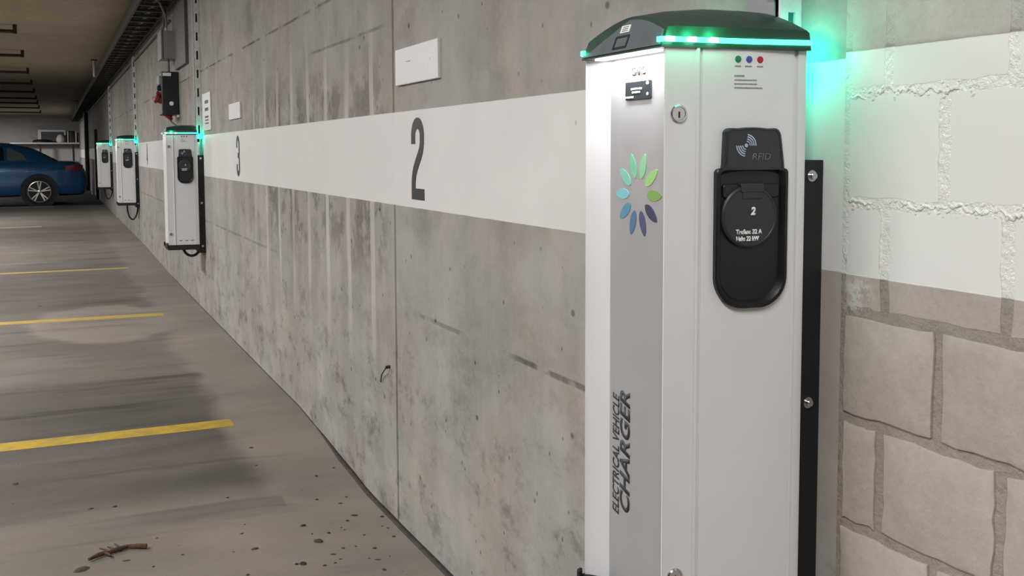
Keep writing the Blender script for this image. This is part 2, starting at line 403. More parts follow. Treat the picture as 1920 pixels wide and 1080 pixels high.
def text_mesh(name, txt, size, mat, fr, a, b, parent, base=(0, 0, 0), width=None, depth=.0012, align='CENTER', shear=0., bold=0., c=0.):
    cu = bpy.data.curves.new(name, 'FONT'); cu.body = txt; cu.size = size; cu.align_x = align; cu.shear = shear; cu.offset = bold
    cu.resolution_u = 4
    t = bpy.data.objects.new(name, cu); C.objects.link(t)
    dg = bpy.context.evaluated_depsgraph_get(); dg.update()
    me = bpy.data.meshes.new_from_object(t.evaluated_get(dg))
    bpy.data.objects.remove(t); bpy.data.curves.remove(cu)
    xs = [v.co.x for v in me.vertices]; k = 1.0
    if width: k = width / (max(xs) - min(xs))
    bm = bmesh.new(); bm.from_mesh(me)
    r = bmesh.ops.extrude_face_region(bm, geom=bm.faces[:]); top = [g for g in r['geom'] if isinstance(g, bmesh.types.BMVert)]
    for v in top: v.co.z += depth
    for v in bm.verts: v.co = (fr(a + v.co.x * k, b + v.co.y, c + v.co.z) - Vector(base)) * S
    bmesh.ops.recalc_face_normals(bm, faces=bm.faces); bm.to_mesh(me); bm.free()
    me.materials.clear(); me.materials.append(M[mat]); me.name = name
    o = bpy.data.objects.new(name, me); C.objects.link(o)
    if parent: o.parent = parent
    return o
def rrect(a0, a1, b0, b1, r, n=5):
    out = []
    for cx, cy, s0 in ((a1 - r, b1 - r, 0), (a0 + r, b1 - r, 90), (a0 + r, b0 + r, 180), (a1 - r, b0 + r, 270)):
        for k in range(n + 1):
            t = math.radians(s0 + 90 * k / n); out.append((cx + r * math.cos(t), cy + r * math.sin(t)))
    return out
def arc(cx, cy, rx, ry, d0, d1, n=14): return [(cx + rx * math.cos(math.radians(d0 + (d1 - d0) * k / n)), cy + ry * math.sin(math.radians(d0 + (d1 - d0) * k / n))) for k in range(n + 1)]

def bez(p, n):
    p = [Vector(q) for q in p]
    return [p[0] * (1 - k) ** 3 + p[1] * 3 * k * (1 - k) ** 2 + p[2] * 3 * k * k * (1 - k) + p[3] * k ** 3 for k in [i / n for i in range(n + 1)]]

# ------------------------------------------------------------------ the setting
XL, YN, YF, ZC = -13.0, -7.0, 60.0, 3.6
ZT = [(-7, -.085), (3.4, -.087), (4.1, -.101), (4.5, -.108), (4.95, -.085), (5.5, -.062), (6.06, -.042), (7.0, -.047), (9.7, -.053), (12.85, -.056), (15, -.03), (17.5, 0.), (60, 0.)]
def zedge(y):
    for (a, za), (b, zb) in zip(ZT, ZT[1:]):
        if y <= b:
            k = (y - a) / (b - a); k = k * k * (3 - 2 * k); return za + (zb - za) * k
    return 0.
def zmean(y): return -.055 if y < 13 else (-.055 + .055 * min(1, (y - 13) / 5))
def zf(x, y):
    k = max(0., min(1., 1 + (x + .02) / .55)); k = k * k * (3 - 2 * k)
    return zmean(y) * (1 - k) + zedge(y) * k
xs = [XL, -9, -6, -4, -3, -2.2, -1.7, -1.3, -1.0, -.8, -.65, -.55, -.45, -.36, -.28, -.2, -.12, -.06, -.028, 0.02]
ys = [YN, -3, 0, 1.5, 2.5] + [3 + .25 * i for i in range(45)] + [14.5, 15.2, 16, 17, 18, 20, 24, 28, 32, 38, 45, 52, YF]
fm = MB(); nx = len(xs)
fm.add([(x, y, zf(x, y)) for y in ys for x in xs], [(j * nx + i, j * nx + i + 1, (j + 1) * nx + i + 1, (j + 1) * nx + i) for j in range(len(ys) - 1) for i in range(nx - 1)])
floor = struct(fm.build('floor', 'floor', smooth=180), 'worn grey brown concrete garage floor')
struct(MB().box(XL, .3, YN, YF + .3, ZC, ZC + .2).build('ceiling', 'ceiling', smooth=0), 'dim brown concrete ceiling')
struct(MB().box(0, .3, 1.415, YF + .3, -.3, ZC).build('wall_right', 'wall', smooth=0), 'cast concrete wall with painted white band')
struct(MB().box(XL - .3, .3, YF, YF + .3, -.3, ZC).build('wall_back', 'back', smooth=0), 'far concrete wall with pale band')
struct(MB().box(XL - .3, XL, YN, YF, -.3, ZC).build('wall_left', simple_conc('left_concrete', (.3, .29, .27))[0].m, smooth=0))
bpy.data.materials['left_concrete'].node_tree.nodes['Principled BSDF'].inputs['Base Color'].default_value = (.3, .29, .27, 1)
struct(MB().box(XL - .3, .3, YN - .3, YN, -.3, ZC).build('wall_front', simple_conc('front_concrete', (.3, .29, .27))[0].m, smooth=0))
bpy.data.materials['front_concrete'].node_tree.nodes['Principled BSDF'].inputs['Base Color'].default_value = (.3, .29, .27, 1)
# block wall: mortar bed and raised blocks
bw = MB(); bw.cur = 1; bw.box(.0, .3, YN, 1.415, -.3, ZC); bw.cur = 0
rng = random.Random(3)
rows = [(-.17 + .2 * i) for i in range(19)]
for i, z0 in enumerate(rows):
    off = 1.309 if (i % 2 == 1) else 1.185        # joint centres
    # row whose bottom joint lies at .83 has a joint at 1.307; at 1.03 it has 1.183
    if abs(((z0 - .83) / .2) % 2) < .01 or abs(((z0 - .83) / .2) % 2 - 2) < .01: off = 1.309
    else: off = 1.185
    y = off + .25
    while y > YN:
        y1 = min(y - .011, 1.40); y0 = y - .25 + .011
        y -= .25
        if y1 - y0 < .03: continue
        z0b, z1b = z0 + .010, z0 + .19
        # ragged outline
        pts = []
        big = y1 > -.6
        nn = 7 if big else 1
        cor = [(y0, z0b), (y1, z0b), (y1, z1b), (y0, z1b)]
        for q in range(4):
            a = Vector(cor[q]); b = Vector(cor[(q + 1) % 4])
            for k in range(nn):
                p = a.lerp(b, k / nn); j = .0028 if big else 0
                pts.append((p.x + rng.uniform(-j, j), p.y + rng.uniform(-j, j)))
        fr = F((0, 0, 0), (0, 1, 0), (0, 0, 1), (-1, 0, 0))
        n = len(pts); cx = (y0 + y1) / 2; cz = (z0b + z1b) / 2
        inn = [(p[0] + (cx - p[0]) * .028, p[1] + (cz - p[1]) * .036) for p in pts]
        dep = .0046 + rng.uniform(-.0008, .0008)
        if z0 > 1.25 and z0 < 1.66: dep *= .12
        elif z0 > 1.2: dep *= .12
        vs = [fr(a, b, -.002) for a, b in pts] + [fr(a, b, dep * .75) for a, b in pts] + [fr(a, b, dep) for a, b in inn]
        bw.add(vs, [(k, (k + 1) % n, (k + 1) % n + n, k + n) for k in range(n)] + [(k + n, (k + 1) % n + n, (k + 1) % n + 2 * n, k + 2 * n) for k in range(n)] + [list(range(2 * n, 3 * n))])
# raised lumpy mortar in the painted part
for (yc0, yc1, zc) in ((1.40, 1.12, 1.626), (1.40, .60, 1.429)):
    n = int((yc0 - yc1) / .0045); P = []; rad = []; zj = 0.; r_ = .004
    bw.cur = 1
    for k in range(n + 1):
        zj = zj * .75 + rng.uniform(-.0045, .0045); r_ = max(.0008, min(.0042, r_ + rng.uniform(-.0016, .0016)))
        P.append((.0012 + rng.uniform(-.0008, .0008), yc0 + (yc1 - yc0) * k / n, zc + zj)); rad.append(r_)
    bw.tube(P, rad, 8)
    for k in range(int(n * .8)):                 # smeared crumbs beside the ridge
        q = rng.uniform(0, 1); hh = rng.uniform(.0010, .0028)
        bw.lathe(F((0, yc0 + (yc1 - yc0) * q, zc + rng.uniform(-.013, .013)), (0, 1, 0), (0, rng.uniform(-.5, .5), 1), (-1, 0, 0)), [(hh * 1.8, -.001), (hh * 1.3, hh * .5), (.0003, hh * .8)], 6)
for yc, z0, z1 in ((1.195, 1.44, 1.62), (1.32, 1.305, 1.42), (1.07, 1.31, 1.42)):
    bw.tube([(.004, yc + rng.uniform(-.003, .003), z0 + (z1 - z0) * q / 8) for q in range(9)], [.0058 + rng.uniform(-.0008, .001) for q in range(9)], 8)
struct(bw.build('wall_near', ['block', 'mortar'], smooth=30), 'beige block wall with white painted band')
# dark strip coloured for the shadow in the gap between slab and wall
tr = MB()
yy = [1.0 + .2 * i for i in range(62)]
def jw(y): return .027 if y < 5.0 else (.005 + .022 * max(0, (5.6 - y) / .6) if y < 5.6 else .005)
tr.loft([[(-jw(y), y, zf(-jw(y), y) + .0028), (.0, y, zf(-.005, y) + .0035), (.0, y, zf(-.005, y) - .02), (-jw(y), y, zf(-jw(y), y) - .02)] for y in yy])
struct(tr.build('trim_1', 'joint', smooth=180), 'shadow-dark joint between floor and wall')

# painted bay lines (on the floor)
def bay_line(y, w, x0, x1, mat, slope=0., label=None):
    m = MB(); n = 24; P = []
    for i in range(n + 1):
        x = x0 + (x1 - x0) * i / n; yc = y + slope * (x0 - x)
        P.append([(x, yc - w / 2, zf(x, yc) + .0012), (x, yc + w / 2, zf(x, yc) + .0012), (x, yc + w / 2, zf(x, yc) - .004), (x, yc - w / 2, zf(x, yc) - .004)])
    o = m.loft(P).build('bay_line', mat, floor, smooth=0); o['label'] = label or 'yellow painted bay line'; return o
bay_line(5.885, .165, -.43, -7.2, 'yellow', .024)
bay_line(10.20, .17, -.40, -7.2, 'yellow', .06)
bay_line(14.41, .16, -.45, -7.2, 'yellow', .014)
bay_line(22.8, .12, -1.6, -7.2, 'pale_line', 0., 'worn pale bay line')
bay_line(31.25, .30, -1.35, -7.2, 'pale_line', 0., 'worn pale bay line')

# painted digits on the wall band
WF = lambda y, z: F((-.0, y, z), (0, -1, 0), (0, 0, 1), (-1, 0, 0))
wall = bpy.data.objects['wall_right']
def digit(ch, yc, z0=1.333, z1=1.663, w=.150, st=.045):
    h = z1 - z0; fr = WF(yc + w / 2, z0); m = MB(); hw = st / 2; rx = w / 2 - hw
    if ch == '2':
        p = [(hw, h - .105), (hw, h - hw - rx)] + arc(w / 2, h - hw - rx, rx, rx, 180, 0, 18)[1:]
        q = [(v.x, v.y) for v in bez([(w - hw, h - hw - rx - .01, 0), (w - hw + .004, h * .50, 0), (hw, h * .46, 0), (hw, h * .16, 0)], 14)] + [(hw, 0)]
        m.ribbon(fr, p + q, st, 0., .0022); m.slab(fr, [(0, 0), (w, 0), (w, st), (0, st)], 0, .0023)
    elif ch == '3':
        p = [(hw, h - .10)] + arc(w / 2, h - hw - rx, rx, rx, 180, 0, 14) + [(w - hw, h - .115)] + arc(w / 2 - .01, h * .60, rx + .01, .040, 20, -60, 6)[1:]
        m.ribbon(fr, p + [(w * .42, h * .515)], st * .85, 0., .0022)
        p = [(w * .42, h * .515)] + arc(w / 2 - .01, h * .41, rx + .01, .042, 60, -10, 6) + arc(w / 2, hw + rx, rx, rx, 0, -180, 14) + [(hw, .10)]
        m.ribbon(fr, p, st * .85, 0., .0024)
    elif ch == '4':
        m.ribbon(fr, [(w * .72, 0), (w * .72, h)], st, 0, .0022); m.ribbon(fr, [(w * .66, h), (hw * .6, h * .28)], st * .8, 0, .0023)
        m.slab(fr, [(0, h * .2), (w, h * .2), (w, h * .2 + st), (0, h * .2 + st)], 0, .0024)
    else:
        m.ribbon(fr, [(w - .01, h - hw), (hw, h - hw), (hw, h * .5)], st, 0, .0022)
        m.ribbon(fr, [(hw, h * .52)] + arc(w / 2, hw + rx + .02, rx, rx + .05, 120, -180, 16) + [(hw, .09)], st, 0, .0023)
    o = m.build('painted_digit', 'digit', wall, smooth=0); o['label'] = 'dark painted number %s on the white band' % ch
for ch, y in (('2', 3.787), ('3', 8.065), ('4', 16.48), ('5', 24.7)): digit(ch, y)

# ------------------------------------------------------------------ charging station
FRp = Vector((-.345, -.144)); BRp = Vector((-.060, -.182))
sd = (BRp - FRp).normalized(); sn = Vector((sd.y, -sd.x))       # along side, outward (-Y)
SL = (BRp - FRp).length
ZB = .60
def make_charger(label):
    B = (0, 0, ZB)
    t = thing('charging_station', label, 'charging station', (0, 0, ZB), 'charging stations along the wall')
    SF = F((FRp.x, FRp.y, 0), (sd.x, sd.y, 0), (0, 0, 1), (sn.x, sn.y, 0))          # side face: a along side, b height, c outward
    FF = F((-.308, 0, 0), (0, -1, 0), (0, 0, 1), (-1, 0, 0))                        # recess floor: a right, b height, c outward
    # extruded housing
    half = [(-.308, -.1045), (-.338, -.1385), (-.345, -.1425), (-.3445, -.1445)]
    def sp(s, c=0.): p = FRp + sd * s + sn * c; return (p.x, p.y)
    half += [sp(.003), sp(.060), sp(.0615, .0035), sp(.0665, .0038), sp(.068, -.004), sp(.073, -.004), sp(.0745, 0), sp(.262), sp(.2635, -.004), sp(.268, -.004), sp(.2695, .0022), sp(.283, .0022), sp(SL)]
    poly = half + [(x, -y) for x, y in half[::-1]]
    MB().prism(poly, .638, 1.709).build('housing', 'alu', t, B, smooth=30)
    # satin front panel in the recess with its print
    pn = MB().slab(FF, [(-.104, .641), (.104, .641), (.104, 1.700), (-.104, 1.700)], -.002, .0012).build('front_panel', 'alu_panel', t, B, smooth=0)
    cols = [(138, 200, 150), (150, 200, 118), (122, 160, 84), (62, 58, 92), (74, 80, 112), (78, 112, 146), (84, 140, 166), (124, 190, 198), (126, 196, 182), (122, 196, 158)]
    for k, cc in enumerate(cols):
        a = math.radians(72 - 36 * k); mm = 'petal_%d' % k
        if mm not in M: M[mm] = plain('petal_print_%d' % k, srgb(*cc), .45, 0., .03, 30.)
        ca, sa = math.cos(a), math.sin(a); pts = []
        for q in range(20):
            th = 2 * PI * q / 20; u = math.cos(th) * .0250; v = math.copysign(abs(math.sin(th)) ** 1.25, math.sin(th)) * .0105 * (1 - .15 * math.cos(th))
            r = .0575 + u; pts.append((.0005 + ca * r - sa * v, 1.442 + sa * r + ca * v))
        p = MB().slab(FF, pts, .001, .0022).build('logo_petal', mm, t, B, smooth=0); p.parent = pn
        p['label'] = 'coloured petal of the round logo'
    TV = F((-.308, 0, 0), (0, 0, 1), (0, 1, 0), (-1, 0, 0))     # lettering that climbs: a up the panel, b to the left
    o = text_mesh('lettering', 'ELECTRICAL VEHICLE', .034, 'text_dark', TV, .787, .0665, t, B, width=.248, align='LEFT', shear=.25, bold=.0004, c=.001); o.parent = pn; o['label'] = 'dark italic words running up the panel'
    o = text_mesh('lettering', 'CHARGER', .050, 'text_dark', TV, .797, .0265, t, B, width=.246, align='LEFT', shear=.25, bold=.0013, c=.001); o.parent = pn; o['label'] = 'bold dark italic word running up the panel'
    o = text_mesh('lettering', 'GARO', .024, 'text_grey', FF, .0015, 1.6715, t, B, width=.053, bold=.0008, c=.001); o.parent = pn; o['label'] = 'pale grey maker name above the display'
    # display
    ds = MB().slab(FF, rrect(-.043, .047, 1.6245, 1.6585, .002), .0, .0045).build('display', 'screen', t, B, smooth=0)
    m = MB()
    def dash(fr, a0, a1, b, h, c0, c1, seed):
        r = random.Random(seed); a = a0
        while a < a1:
            w = r.uniform(.5, 1.6) * h; w = min(w, a1 - a)
            if w > h * .3: m.slab(fr, [(a, b - h / 2 * r.uniform(.7, 1)), (a + w, b - h / 2 * r.uniform(.7, 1)), (a + w, b + h / 2 * r.uniform(.7, 1)), (a, b + h / 2 * r.uniform(.7, 1))], c0, c1)
            a += w + h * r.uniform(.15, .35)
    dash(FF, -.021, .019, 1.645, .0042, .0045, .0055, 1); dash(FF, -.017, .012, 1.6385, .0042, .0045, .0055, 2); dash(FF, -.042, -.012, 1.6295, .004, .0045, .0055, 3)
    m.disc(F(FF(.037, 1.654), FF.r, FF.u, FF.n), .0032, .0045, .0055, 10, .0045); m.disc(F(FF(.037, 1.6335), FF.r, FF.u, FF.n), .003, .0045, .0055, 10)
    m.build('display_text', 'text_white', ds, B, smooth=0); 
    # indicators and instructions on the side face
    for a, mm, nm in ((.145, 'dot_green', 'green'), (.1675, 'dot_blue', 'blue'), (.190, 'dot_red', 'red')):
        o = MB().lathe(F(SF(a, 1.691), SF.r, SF.u, SF.n), [(.0062, 0), (.0062, .001), (.0045, .0018), (.0001, .002)], 18).build('indicator_light', mm, t, B); o['label'] = nm + ' round indicator light'
    m = MB()
    for i, a in enumerate((.145, .1675, .190)): dash(SF, a - .0062 - .002 * (i == 1), a + .0065, 1.6785, .0026, 0, .0007, 10 + i)
    dash(SF, .138, .158, 1.6612, .0036, 0, .0007, 21); dash(SF, .138, .184, 1.6535, .0027, 0, .0006, 22); dash(SF, .138, .1845, 1.6465, .0027, 0, .0006, 23); dash(SF, .138, .1955, 1.6395, .0027, 0, .0006, 24)
    m.build('instruction_print', 'text_fine', t, B, smooth=0)
    # key locks
    for z in (1.592, .745):
        fr = F(SF(.027, z), SF.r, SF.u, SF.n)
        k = MB().lathe(fr, [(.0160, 0), (.0160, .003), (.0140, .0052), (.0120, .0052), (.0112, .0036), (.0001, .0036)], 24).build('key_lock', 'chrome', t, B); k['label'] = 'round chrome key lock'
        MB().slab(fr, [(-.0016, -.0075), (.0016, -.0075), (.0016, .0035), (-.0016, .0035)], .003, .0042).build('keyhole', 'black', k, B, smooth=0)
    # card reader hood
    outl = [(.1105, 1.490), (.2380, 1.490), (.2372, 1.500)] + [(.2300 - .0, 1.555)] + arc(.2165, 1.5545, .0125, .0125, 20, 90, 5) + arc(.171, 1.30, .24, .2685, 79.5, 100.5, 6)[1:-1] + arc(.1265, 1.5545, .0125, .0125, 90, 160, 5) + [(.1125, 1.500)]
    rd = MB(); cx, cz = .1725, 1.53
    sh = lambda k, dz=0.: [(cx + (a - cx) * k, cz + (b - cz) * k + dz) for a, b in outl]
    rings = [[SF(a, b, c) for a, b in sh(k)] for k, c in ((1., -.001), (1., .010), (.965, .0135), (.90, .0142), (.885, .0128))]
    rd.loft(rings); ro = rd.build('card_reader', 'rfid', t, B, smooth=40)
    m = MB(); o0 = (.1565, 1.5355)
    for r in (.0075, .0115, .0155, .0195):
        fr = F(SF(*o0), SF.r, SF.u, SF.n)
        m.ribbon(fr, arc(0, 0, r, r, -2, 82, 8), .0021, .0128, .0136); m.ribbon(fr, arc(0, 0, r, r, 182, 262, 8), .0021, .0128, .0136)
    m.disc(F(SF(*o0), SF.r, SF.u, SF.n), .0034, .0128, .0136, 12); m.build('wave_symbol', 'rfid_print', ro, B, smooth=0)
    text_mesh('lettering', 'RFID', .017, 'rfid_text', SF, .187, 1.5095, ro, B, width=.038, c=.0128, shear=.15)
    # socket housing: black frame with a hollow pocket
    def frame_pts(k):
        x0, x1, zt, zb, r = .0985 + k, .2465 - k, 1.4935 - k * .6, 1.2375 + k, .058 - k * .6
        top = [(x1 - .012, zt + .001), (x1 - .030, zt + .0030)] + [(.1725, zt + .0045)] + [(x0 + .030, zt + .0030), (x0 + .012, zt + .001)]
        return top + arc(x0 + .008, zt - .008, .008, .008, 110, 180, 3) + arc(x0 + r, zb + r, r, r, 180, 270, 9) + arc(x1 - r, zb + r, r, r, 270, 360, 9) + arc(x1 - .008, zt - .008, .008, .008, 0, 70, 3)
    sk = MB().loft([[SF(a, b, c) for a, b in frame_pts(k)] for k, c in ((0, -.002), (0, .010), (.0025, .0122), (.007, .0122), (.010, .0085), (.014, .0016))]).build('socket_housing', 'pocket', t, B, smooth=40)
    lf = F(SF(.1675, 1.4065), SF.r, SF.u, SF.n)
    hb = MB().slab(F(SF(0, 0), SF.r, SF.u, SF.n), rrect(.114, .231, 1.440, 1.4655, .006), .001, .0065).build('hinge_block', 'pocket', t, B, smooth=30, bevel=.002); hb.parent = sk
    ld = MB().lathe(lf, [(.0545, .001), (.0575, .0025), (.0575, .0085), (.0555, .0108), (.0525, .0114), (.0515, .0104), (.0001, .0104)], 40).build('socket_lid', 'lid', t, B, smooth=40)
    ld['label'] = 'round dark hinged socket lid'
    m = MB().slab(SF, rrect(.147, .196, 1.450, 1.4670, .003), .0, .0125)
    m.slab(SF, rrect(.151, .192, 1.438, 1.456, .003), .0, .0118); m.build('lid_hinge', 'lid', ld, B, smooth=30, bevel=.0015)
    text_mesh('lettering', '2', .019, 'text_white', SF, .1735, 1.4095, ld, B, width=.0098, c=.0104, shear=.15, bold=.001)
    text_mesh('lettering', 'Trefase 32 A', .0115, 'text_white', SF, .1655, 1.3745, ld, B, width=.054, c=.0104, bold=.0005)
    text_mesh('lettering', 'Maks 22 kW', .0115, 'text_white', SF, .1625, 1.3620, ld, B, width=.047, c=.0104, bold=.0005)
    # domed cap: front plate leans back, ridge runs towards the wall
    def sec(X, hw, z0, pts, lean=0.):
        L = [(X, -hw, z0)] + [(X + lean * (z - z0) / .066, y, z) for y, z in pts]
        return [Vector(p) for p in L] + [Vector((p[0], -p[1], p[2])) for p in L[::-1][1 if pts[-1][0] == 0 else 0:]]
    def prof(hw, ze, zr):
        out = []
        for k in range(0, 11):
            y = -hw * (1 - k / 10.); f = 1 - (abs(y) / hw) ** 1.75
            out.append((y, ze + (zr - ze) * f))
        return out
    F0 = sec(-.352, .1465, 1.711, prof(.1395, 1.744, 1.7775), .027)
    F1 = sec(-.357, .1465, 1.711, [(y, z - .0) for y, z in prof(.1400, 1.743, 1.7765)], .027)
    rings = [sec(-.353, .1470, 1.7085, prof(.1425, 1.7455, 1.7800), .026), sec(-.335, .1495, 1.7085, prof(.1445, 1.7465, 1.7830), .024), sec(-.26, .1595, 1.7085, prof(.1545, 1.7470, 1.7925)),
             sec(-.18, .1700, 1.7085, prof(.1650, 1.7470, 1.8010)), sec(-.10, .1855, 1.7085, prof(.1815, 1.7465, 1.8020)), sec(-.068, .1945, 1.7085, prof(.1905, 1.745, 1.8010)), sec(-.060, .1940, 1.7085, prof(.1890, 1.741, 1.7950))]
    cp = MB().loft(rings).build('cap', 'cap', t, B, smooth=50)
    # slate front plate within the dark rim
    inn = []
    pr = prof(.1330, 1.742, 1.7735)
    fp = [(-.140, 1.7135)] + pr + [(.140, 1.7135)]
    def fpx(z): return -.3545 + .026 * (z - 1.7085) / .066
    pl = MB().loft([[Vector((fpx(z) - .0012 + .0035 * q, y, z)) for y, z in fp] for q in (0, 1)]).build('cap_front', 'slate', t, B, smooth=30); pl.parent = cp; pl['label'] = 'slate grey arched front of the cap'
    CF = F((-.3545 - .0012, 0, 1.7085), (0, -1, 0), (.026, 0, .066)); CF.n = Vector((-.93, 0, .366)).normalized()
    CF.n = CF.r.cross(CF.u) if CF.r.cross(CF.u).x < 0 else -CF.r.cross(CF.u)
    st = MB().slab(CF, [(-.018, .0440), (.014, .0440), (.014, .0590), (-.018, .0590)], .0, .0012).build('sticker', 'sticker', t, B, smooth=0); st.parent = cp; st['label'] = 'small white sticker'
    m = MB()
    for q in range(3): dash(CF, -.012, .009, .0475 + .004 * q, .0018, .0012, .0016, 40 + q)
    m.build('sticker_print', 'text_grey', st, B, smooth=0)
    m = MB(); m.ribbon(CF, [(-.026, .013), (.020, .013), (.020, .036), (-.026, .036), (-.026, .013), (-.020, .013)], .0042, 0, .0012); o = m.build('sensor_frame', 'black', t, B, smooth=0); o.parent = cp
    # green light band: along both sides, round the front corners a little and round the wall end
    for s in (1, -1):
        path = [(-.3562, s * .134), (-.3545, s * .1485), (-.335, s * .1510), (-.26, s * .1610), (-.18, s * .1715), (-.10, s * .1870), (-.067, s * .1957), (-.0585, s * .1950)]
        def strip(path, ins, zz0, zz1):
            rg = []
            for (x, y), (xi, yi) in zip(path, ins):
                rg.append([Vector((x, y, zz0)), Vector((x, y, zz1)), Vector((x + xi, y + s * yi, zz1)), Vector((x + xi, y + s * yi, zz0))])
            return MB().loft(rg)
        ins = [(.006, 0), (.005, -.005)] + [(0, -.006)] * 4 + [(-.003, -.006), (-.006, -.004)]
        ls = strip(path, ins, 1.7180, 1.7272).build('light_strip', 'led', t, B, smooth=0); ls.parent = cp; ls['label'] = 'glowing green light strip'
        o = strip([(-.046, s * .1640), (-.046, s * .118)], [(-.014, 0), (-.014, 0)], 1.6980, 1.7180).build('rear_light', 'led_rear', t, B, smooth=0); o.parent = cp; o['label'] = 'green light facing the wall'
        for q in (.012, .055, .098):
            p = Vector((-.352, s * .1525)).lerp(Vector((-.045, s * .192)), q / .31)
            MB().box(p.x - .008, p.x + .008, p.y - .0010, p.y + .0020, 1.7183, 1.7270).build('led_chip', 'led_hot', ls, B, smooth=0)
    m = MB().box(-.344, -.325, -.108, .108, 1.7055, 1.7083); o = m.build('panel_lamp', 'down', t, B, smooth=0); o.parent = cp; o['label'] = 'white lamp strip under the cap'
    # bottom tray with raised front corners and vents
    off = [(-.352, -.1495), (-.056, -.187), (-.056, .187), (-.352, .1495)]
    m = MB().prism(off, .590, .640)
    for s in (1, -1): m.prism([(-.360, s * .138), (-.346, s * .150), (-.352, s * .155), (-.362, s * .149)], .61, .652)
    m.build('bottom_tray', 'black_matte', t, B, smooth=0, bevel=.003)
    m = MB()
    for a in (.10, .155, .205): m.slab(SF, [(a, .678), (a + .028, .678), (a + .028, .684), (a, .684)], -.001, .0008)
    m.build('vent_slot', 'text_dark', t, B, smooth=0)
    # wall bracket with bolts
    m = MB().box(-.058, -.001, -.167, .167, .552, 1.508); br = m.build('wall_bracket', 'black_matte', t, B, smooth=0, bevel=.002); br['label'] = 'black steel wall bracket'
    for z in (1.478, 1.043, .62):
        for s in (1, -1):
            fr = F((-.030, s * .167, z), (1, 0, 0), (0, 0, 1), (0, s, 0))
            b = MB().lathe(fr, [(.0110, 0), (.0110, .002), (.0075, .002), (.0075, .008), (.006, .0095), (.0001, .0095)], 12).build('bolt', 'chrome', t, B); b.parent = br; b['label'] = 'shiny bolt on the bracket edge'
    cb = MB().tube(bez([(-.200, -.02, .62), (-.195, -.02, .50), (-.07, -.02, .47), (-.030, -.03, .60)], 14), .013, 10).build('cable_loop', 'cable', t, B); cb['label'] = 'black cable looping below the tray'
    return t, cb
def copy_tree(o, parent=None):
    c = o.copy(); C.objects.link(c); c.parent = parent
    for ch in list(o.children): copy_tree(ch, c)
    return c
ch0, cable0 = make_charger('large white charging station nearest the camera with petal logo and socket lid')
loopm = MB().tube(bez([(-.195, -.02, .62), (-.215, -.02, .28), (-.035, -.02, .22), (-.018, -.02, .62)], 18), .014, 10).build('cable_loop', 'cable', None, (0, 0, ZB)).data
tmp = [o for o in bpy.data.objects if o.data == loopm][0]; bpy.data.objects.remove(tmp)
ch0.location = (0, 1.634 * S, ZB * S)
for y, lb, dz, lp in ((10.225, 'white charging station beside the number 3, below the red socket box', -.008, False),
                      (18.41, 'second white charging station from the back, its cable loop hanging lowest', .03, True),
                      (26.70, 'farthest white charging station on the wall, right behind the blue car tail', .04, True)):
    c = copy_tree(ch0); c['label'] = lb; c.location = (0, y * S, (ZB + dz) * S)
    if lp:
        for k in c.children:
            if k.name.startswith('cable_loop'): k.data = loopm

# ------------------------------------------------------------------ vertical cable risers above the stations
def riser(y, z0, z1, label):
    t = thing('cable_riser', label, 'cable riser', (0, y, z0), 'galvanised cable risers above the stations'); B = (0, y, z0)
    w = .048; d = .054
    m = MB()
    m.box(-.004, 0, y - w, y + w, z0, z1); m.build('back_rail', 'zinc', t, B, smooth=0)
    for s in (-1, 1):
        m = MB(); yy = y + s * w; pitch = .18; z = z0
        while z < z1 - .001:                     # perforated flange drawn as strips round each slot
            zt = min(z + pitch, z1)
            m.box(-d, -.035, yy - .003, yy + .003, z, zt); m.box(-.018, -.004, yy - .003, yy + .003, z, zt)
            m.box(-.035, -.018, yy - .003, yy + .003, z, z + .05); m.box(-.035, -.018, yy - .003, yy + .003, z + .05 + .082, zt) if zt - z > .14 else None
            m.disc(F((-.045, yy + s * .003, z + .02), (1, 0, 0), (0, 0, 1), (0, s, 0)), .005, 0, .001, 8)
            z = zt
        m.build('perforated_flange', 'zinc', t, B, smooth=0)
    m = MB().box(-d - .004, -d, y - w + .012, y + w, z0, z1); o = m.build('cover', 'grey_box', t, B, smooth=0); o['label'] = 'flat grey cover strip'
    for q in (.022, .0, -.022): MB().tube([(-.03, y + q, z0 - .03), (-.03, y + q, z1)], .009, 8).build('cable', 'cable', t, B)
    return t
r0 = riser(1.585, 1.66, 3.16, 'galvanised cable riser rising behind the nearest charging station')
MB().box(-.066, -.01, 1.533, 1.560, 1.820, 1.842).build('strap', 'black_matte', r0, (0, 1.585, 1.66), smooth=0)
riser(10.185, 1.66, 3.16, 'bright perforated cable riser beside the red and black socket box')
riser(18.37, 1.69, 3.16, 'dark slotted cable riser above the second station from the back')
riser(26.66, 1.70, 3.16, 'thin slotted cable riser above the farthest station')
# perforated bracket plate right of the riser
t = thing('perforated_plate', 'small perforated steel plate on wall right of the bright riser', 'bracket', (0, 9.72, 1.73)); B = (0, 9.72, 1.73)
MB().box(-.012, 0, 9.46, 9.98, 1.735, 2.085).build('plate', 'zinc', t, B, smooth=0, bevel=.003)
m = MB()
for z, h in ((2.0, .03), (1.93, .03), (1.86, .018), (1.83, .012), (1.80, .012)): m.box(-.0135, -.0115, 9.58, 9.80, z - h / 2, z + h / 2)
m.build('slot', 'text_dark', t, B, smooth=0)
# flat dark grey panel on the wall behind the riser
o = MB().box(-.035, 0, 11.02, 12.0, 2.468, 3.16).build('wall_sheet', 'sheet', None, (0, 11.5, 2.468), smooth=0, bevel=.004); tag(o, 'flat dark grey panel on the wall behind the junction box', 'sheet')
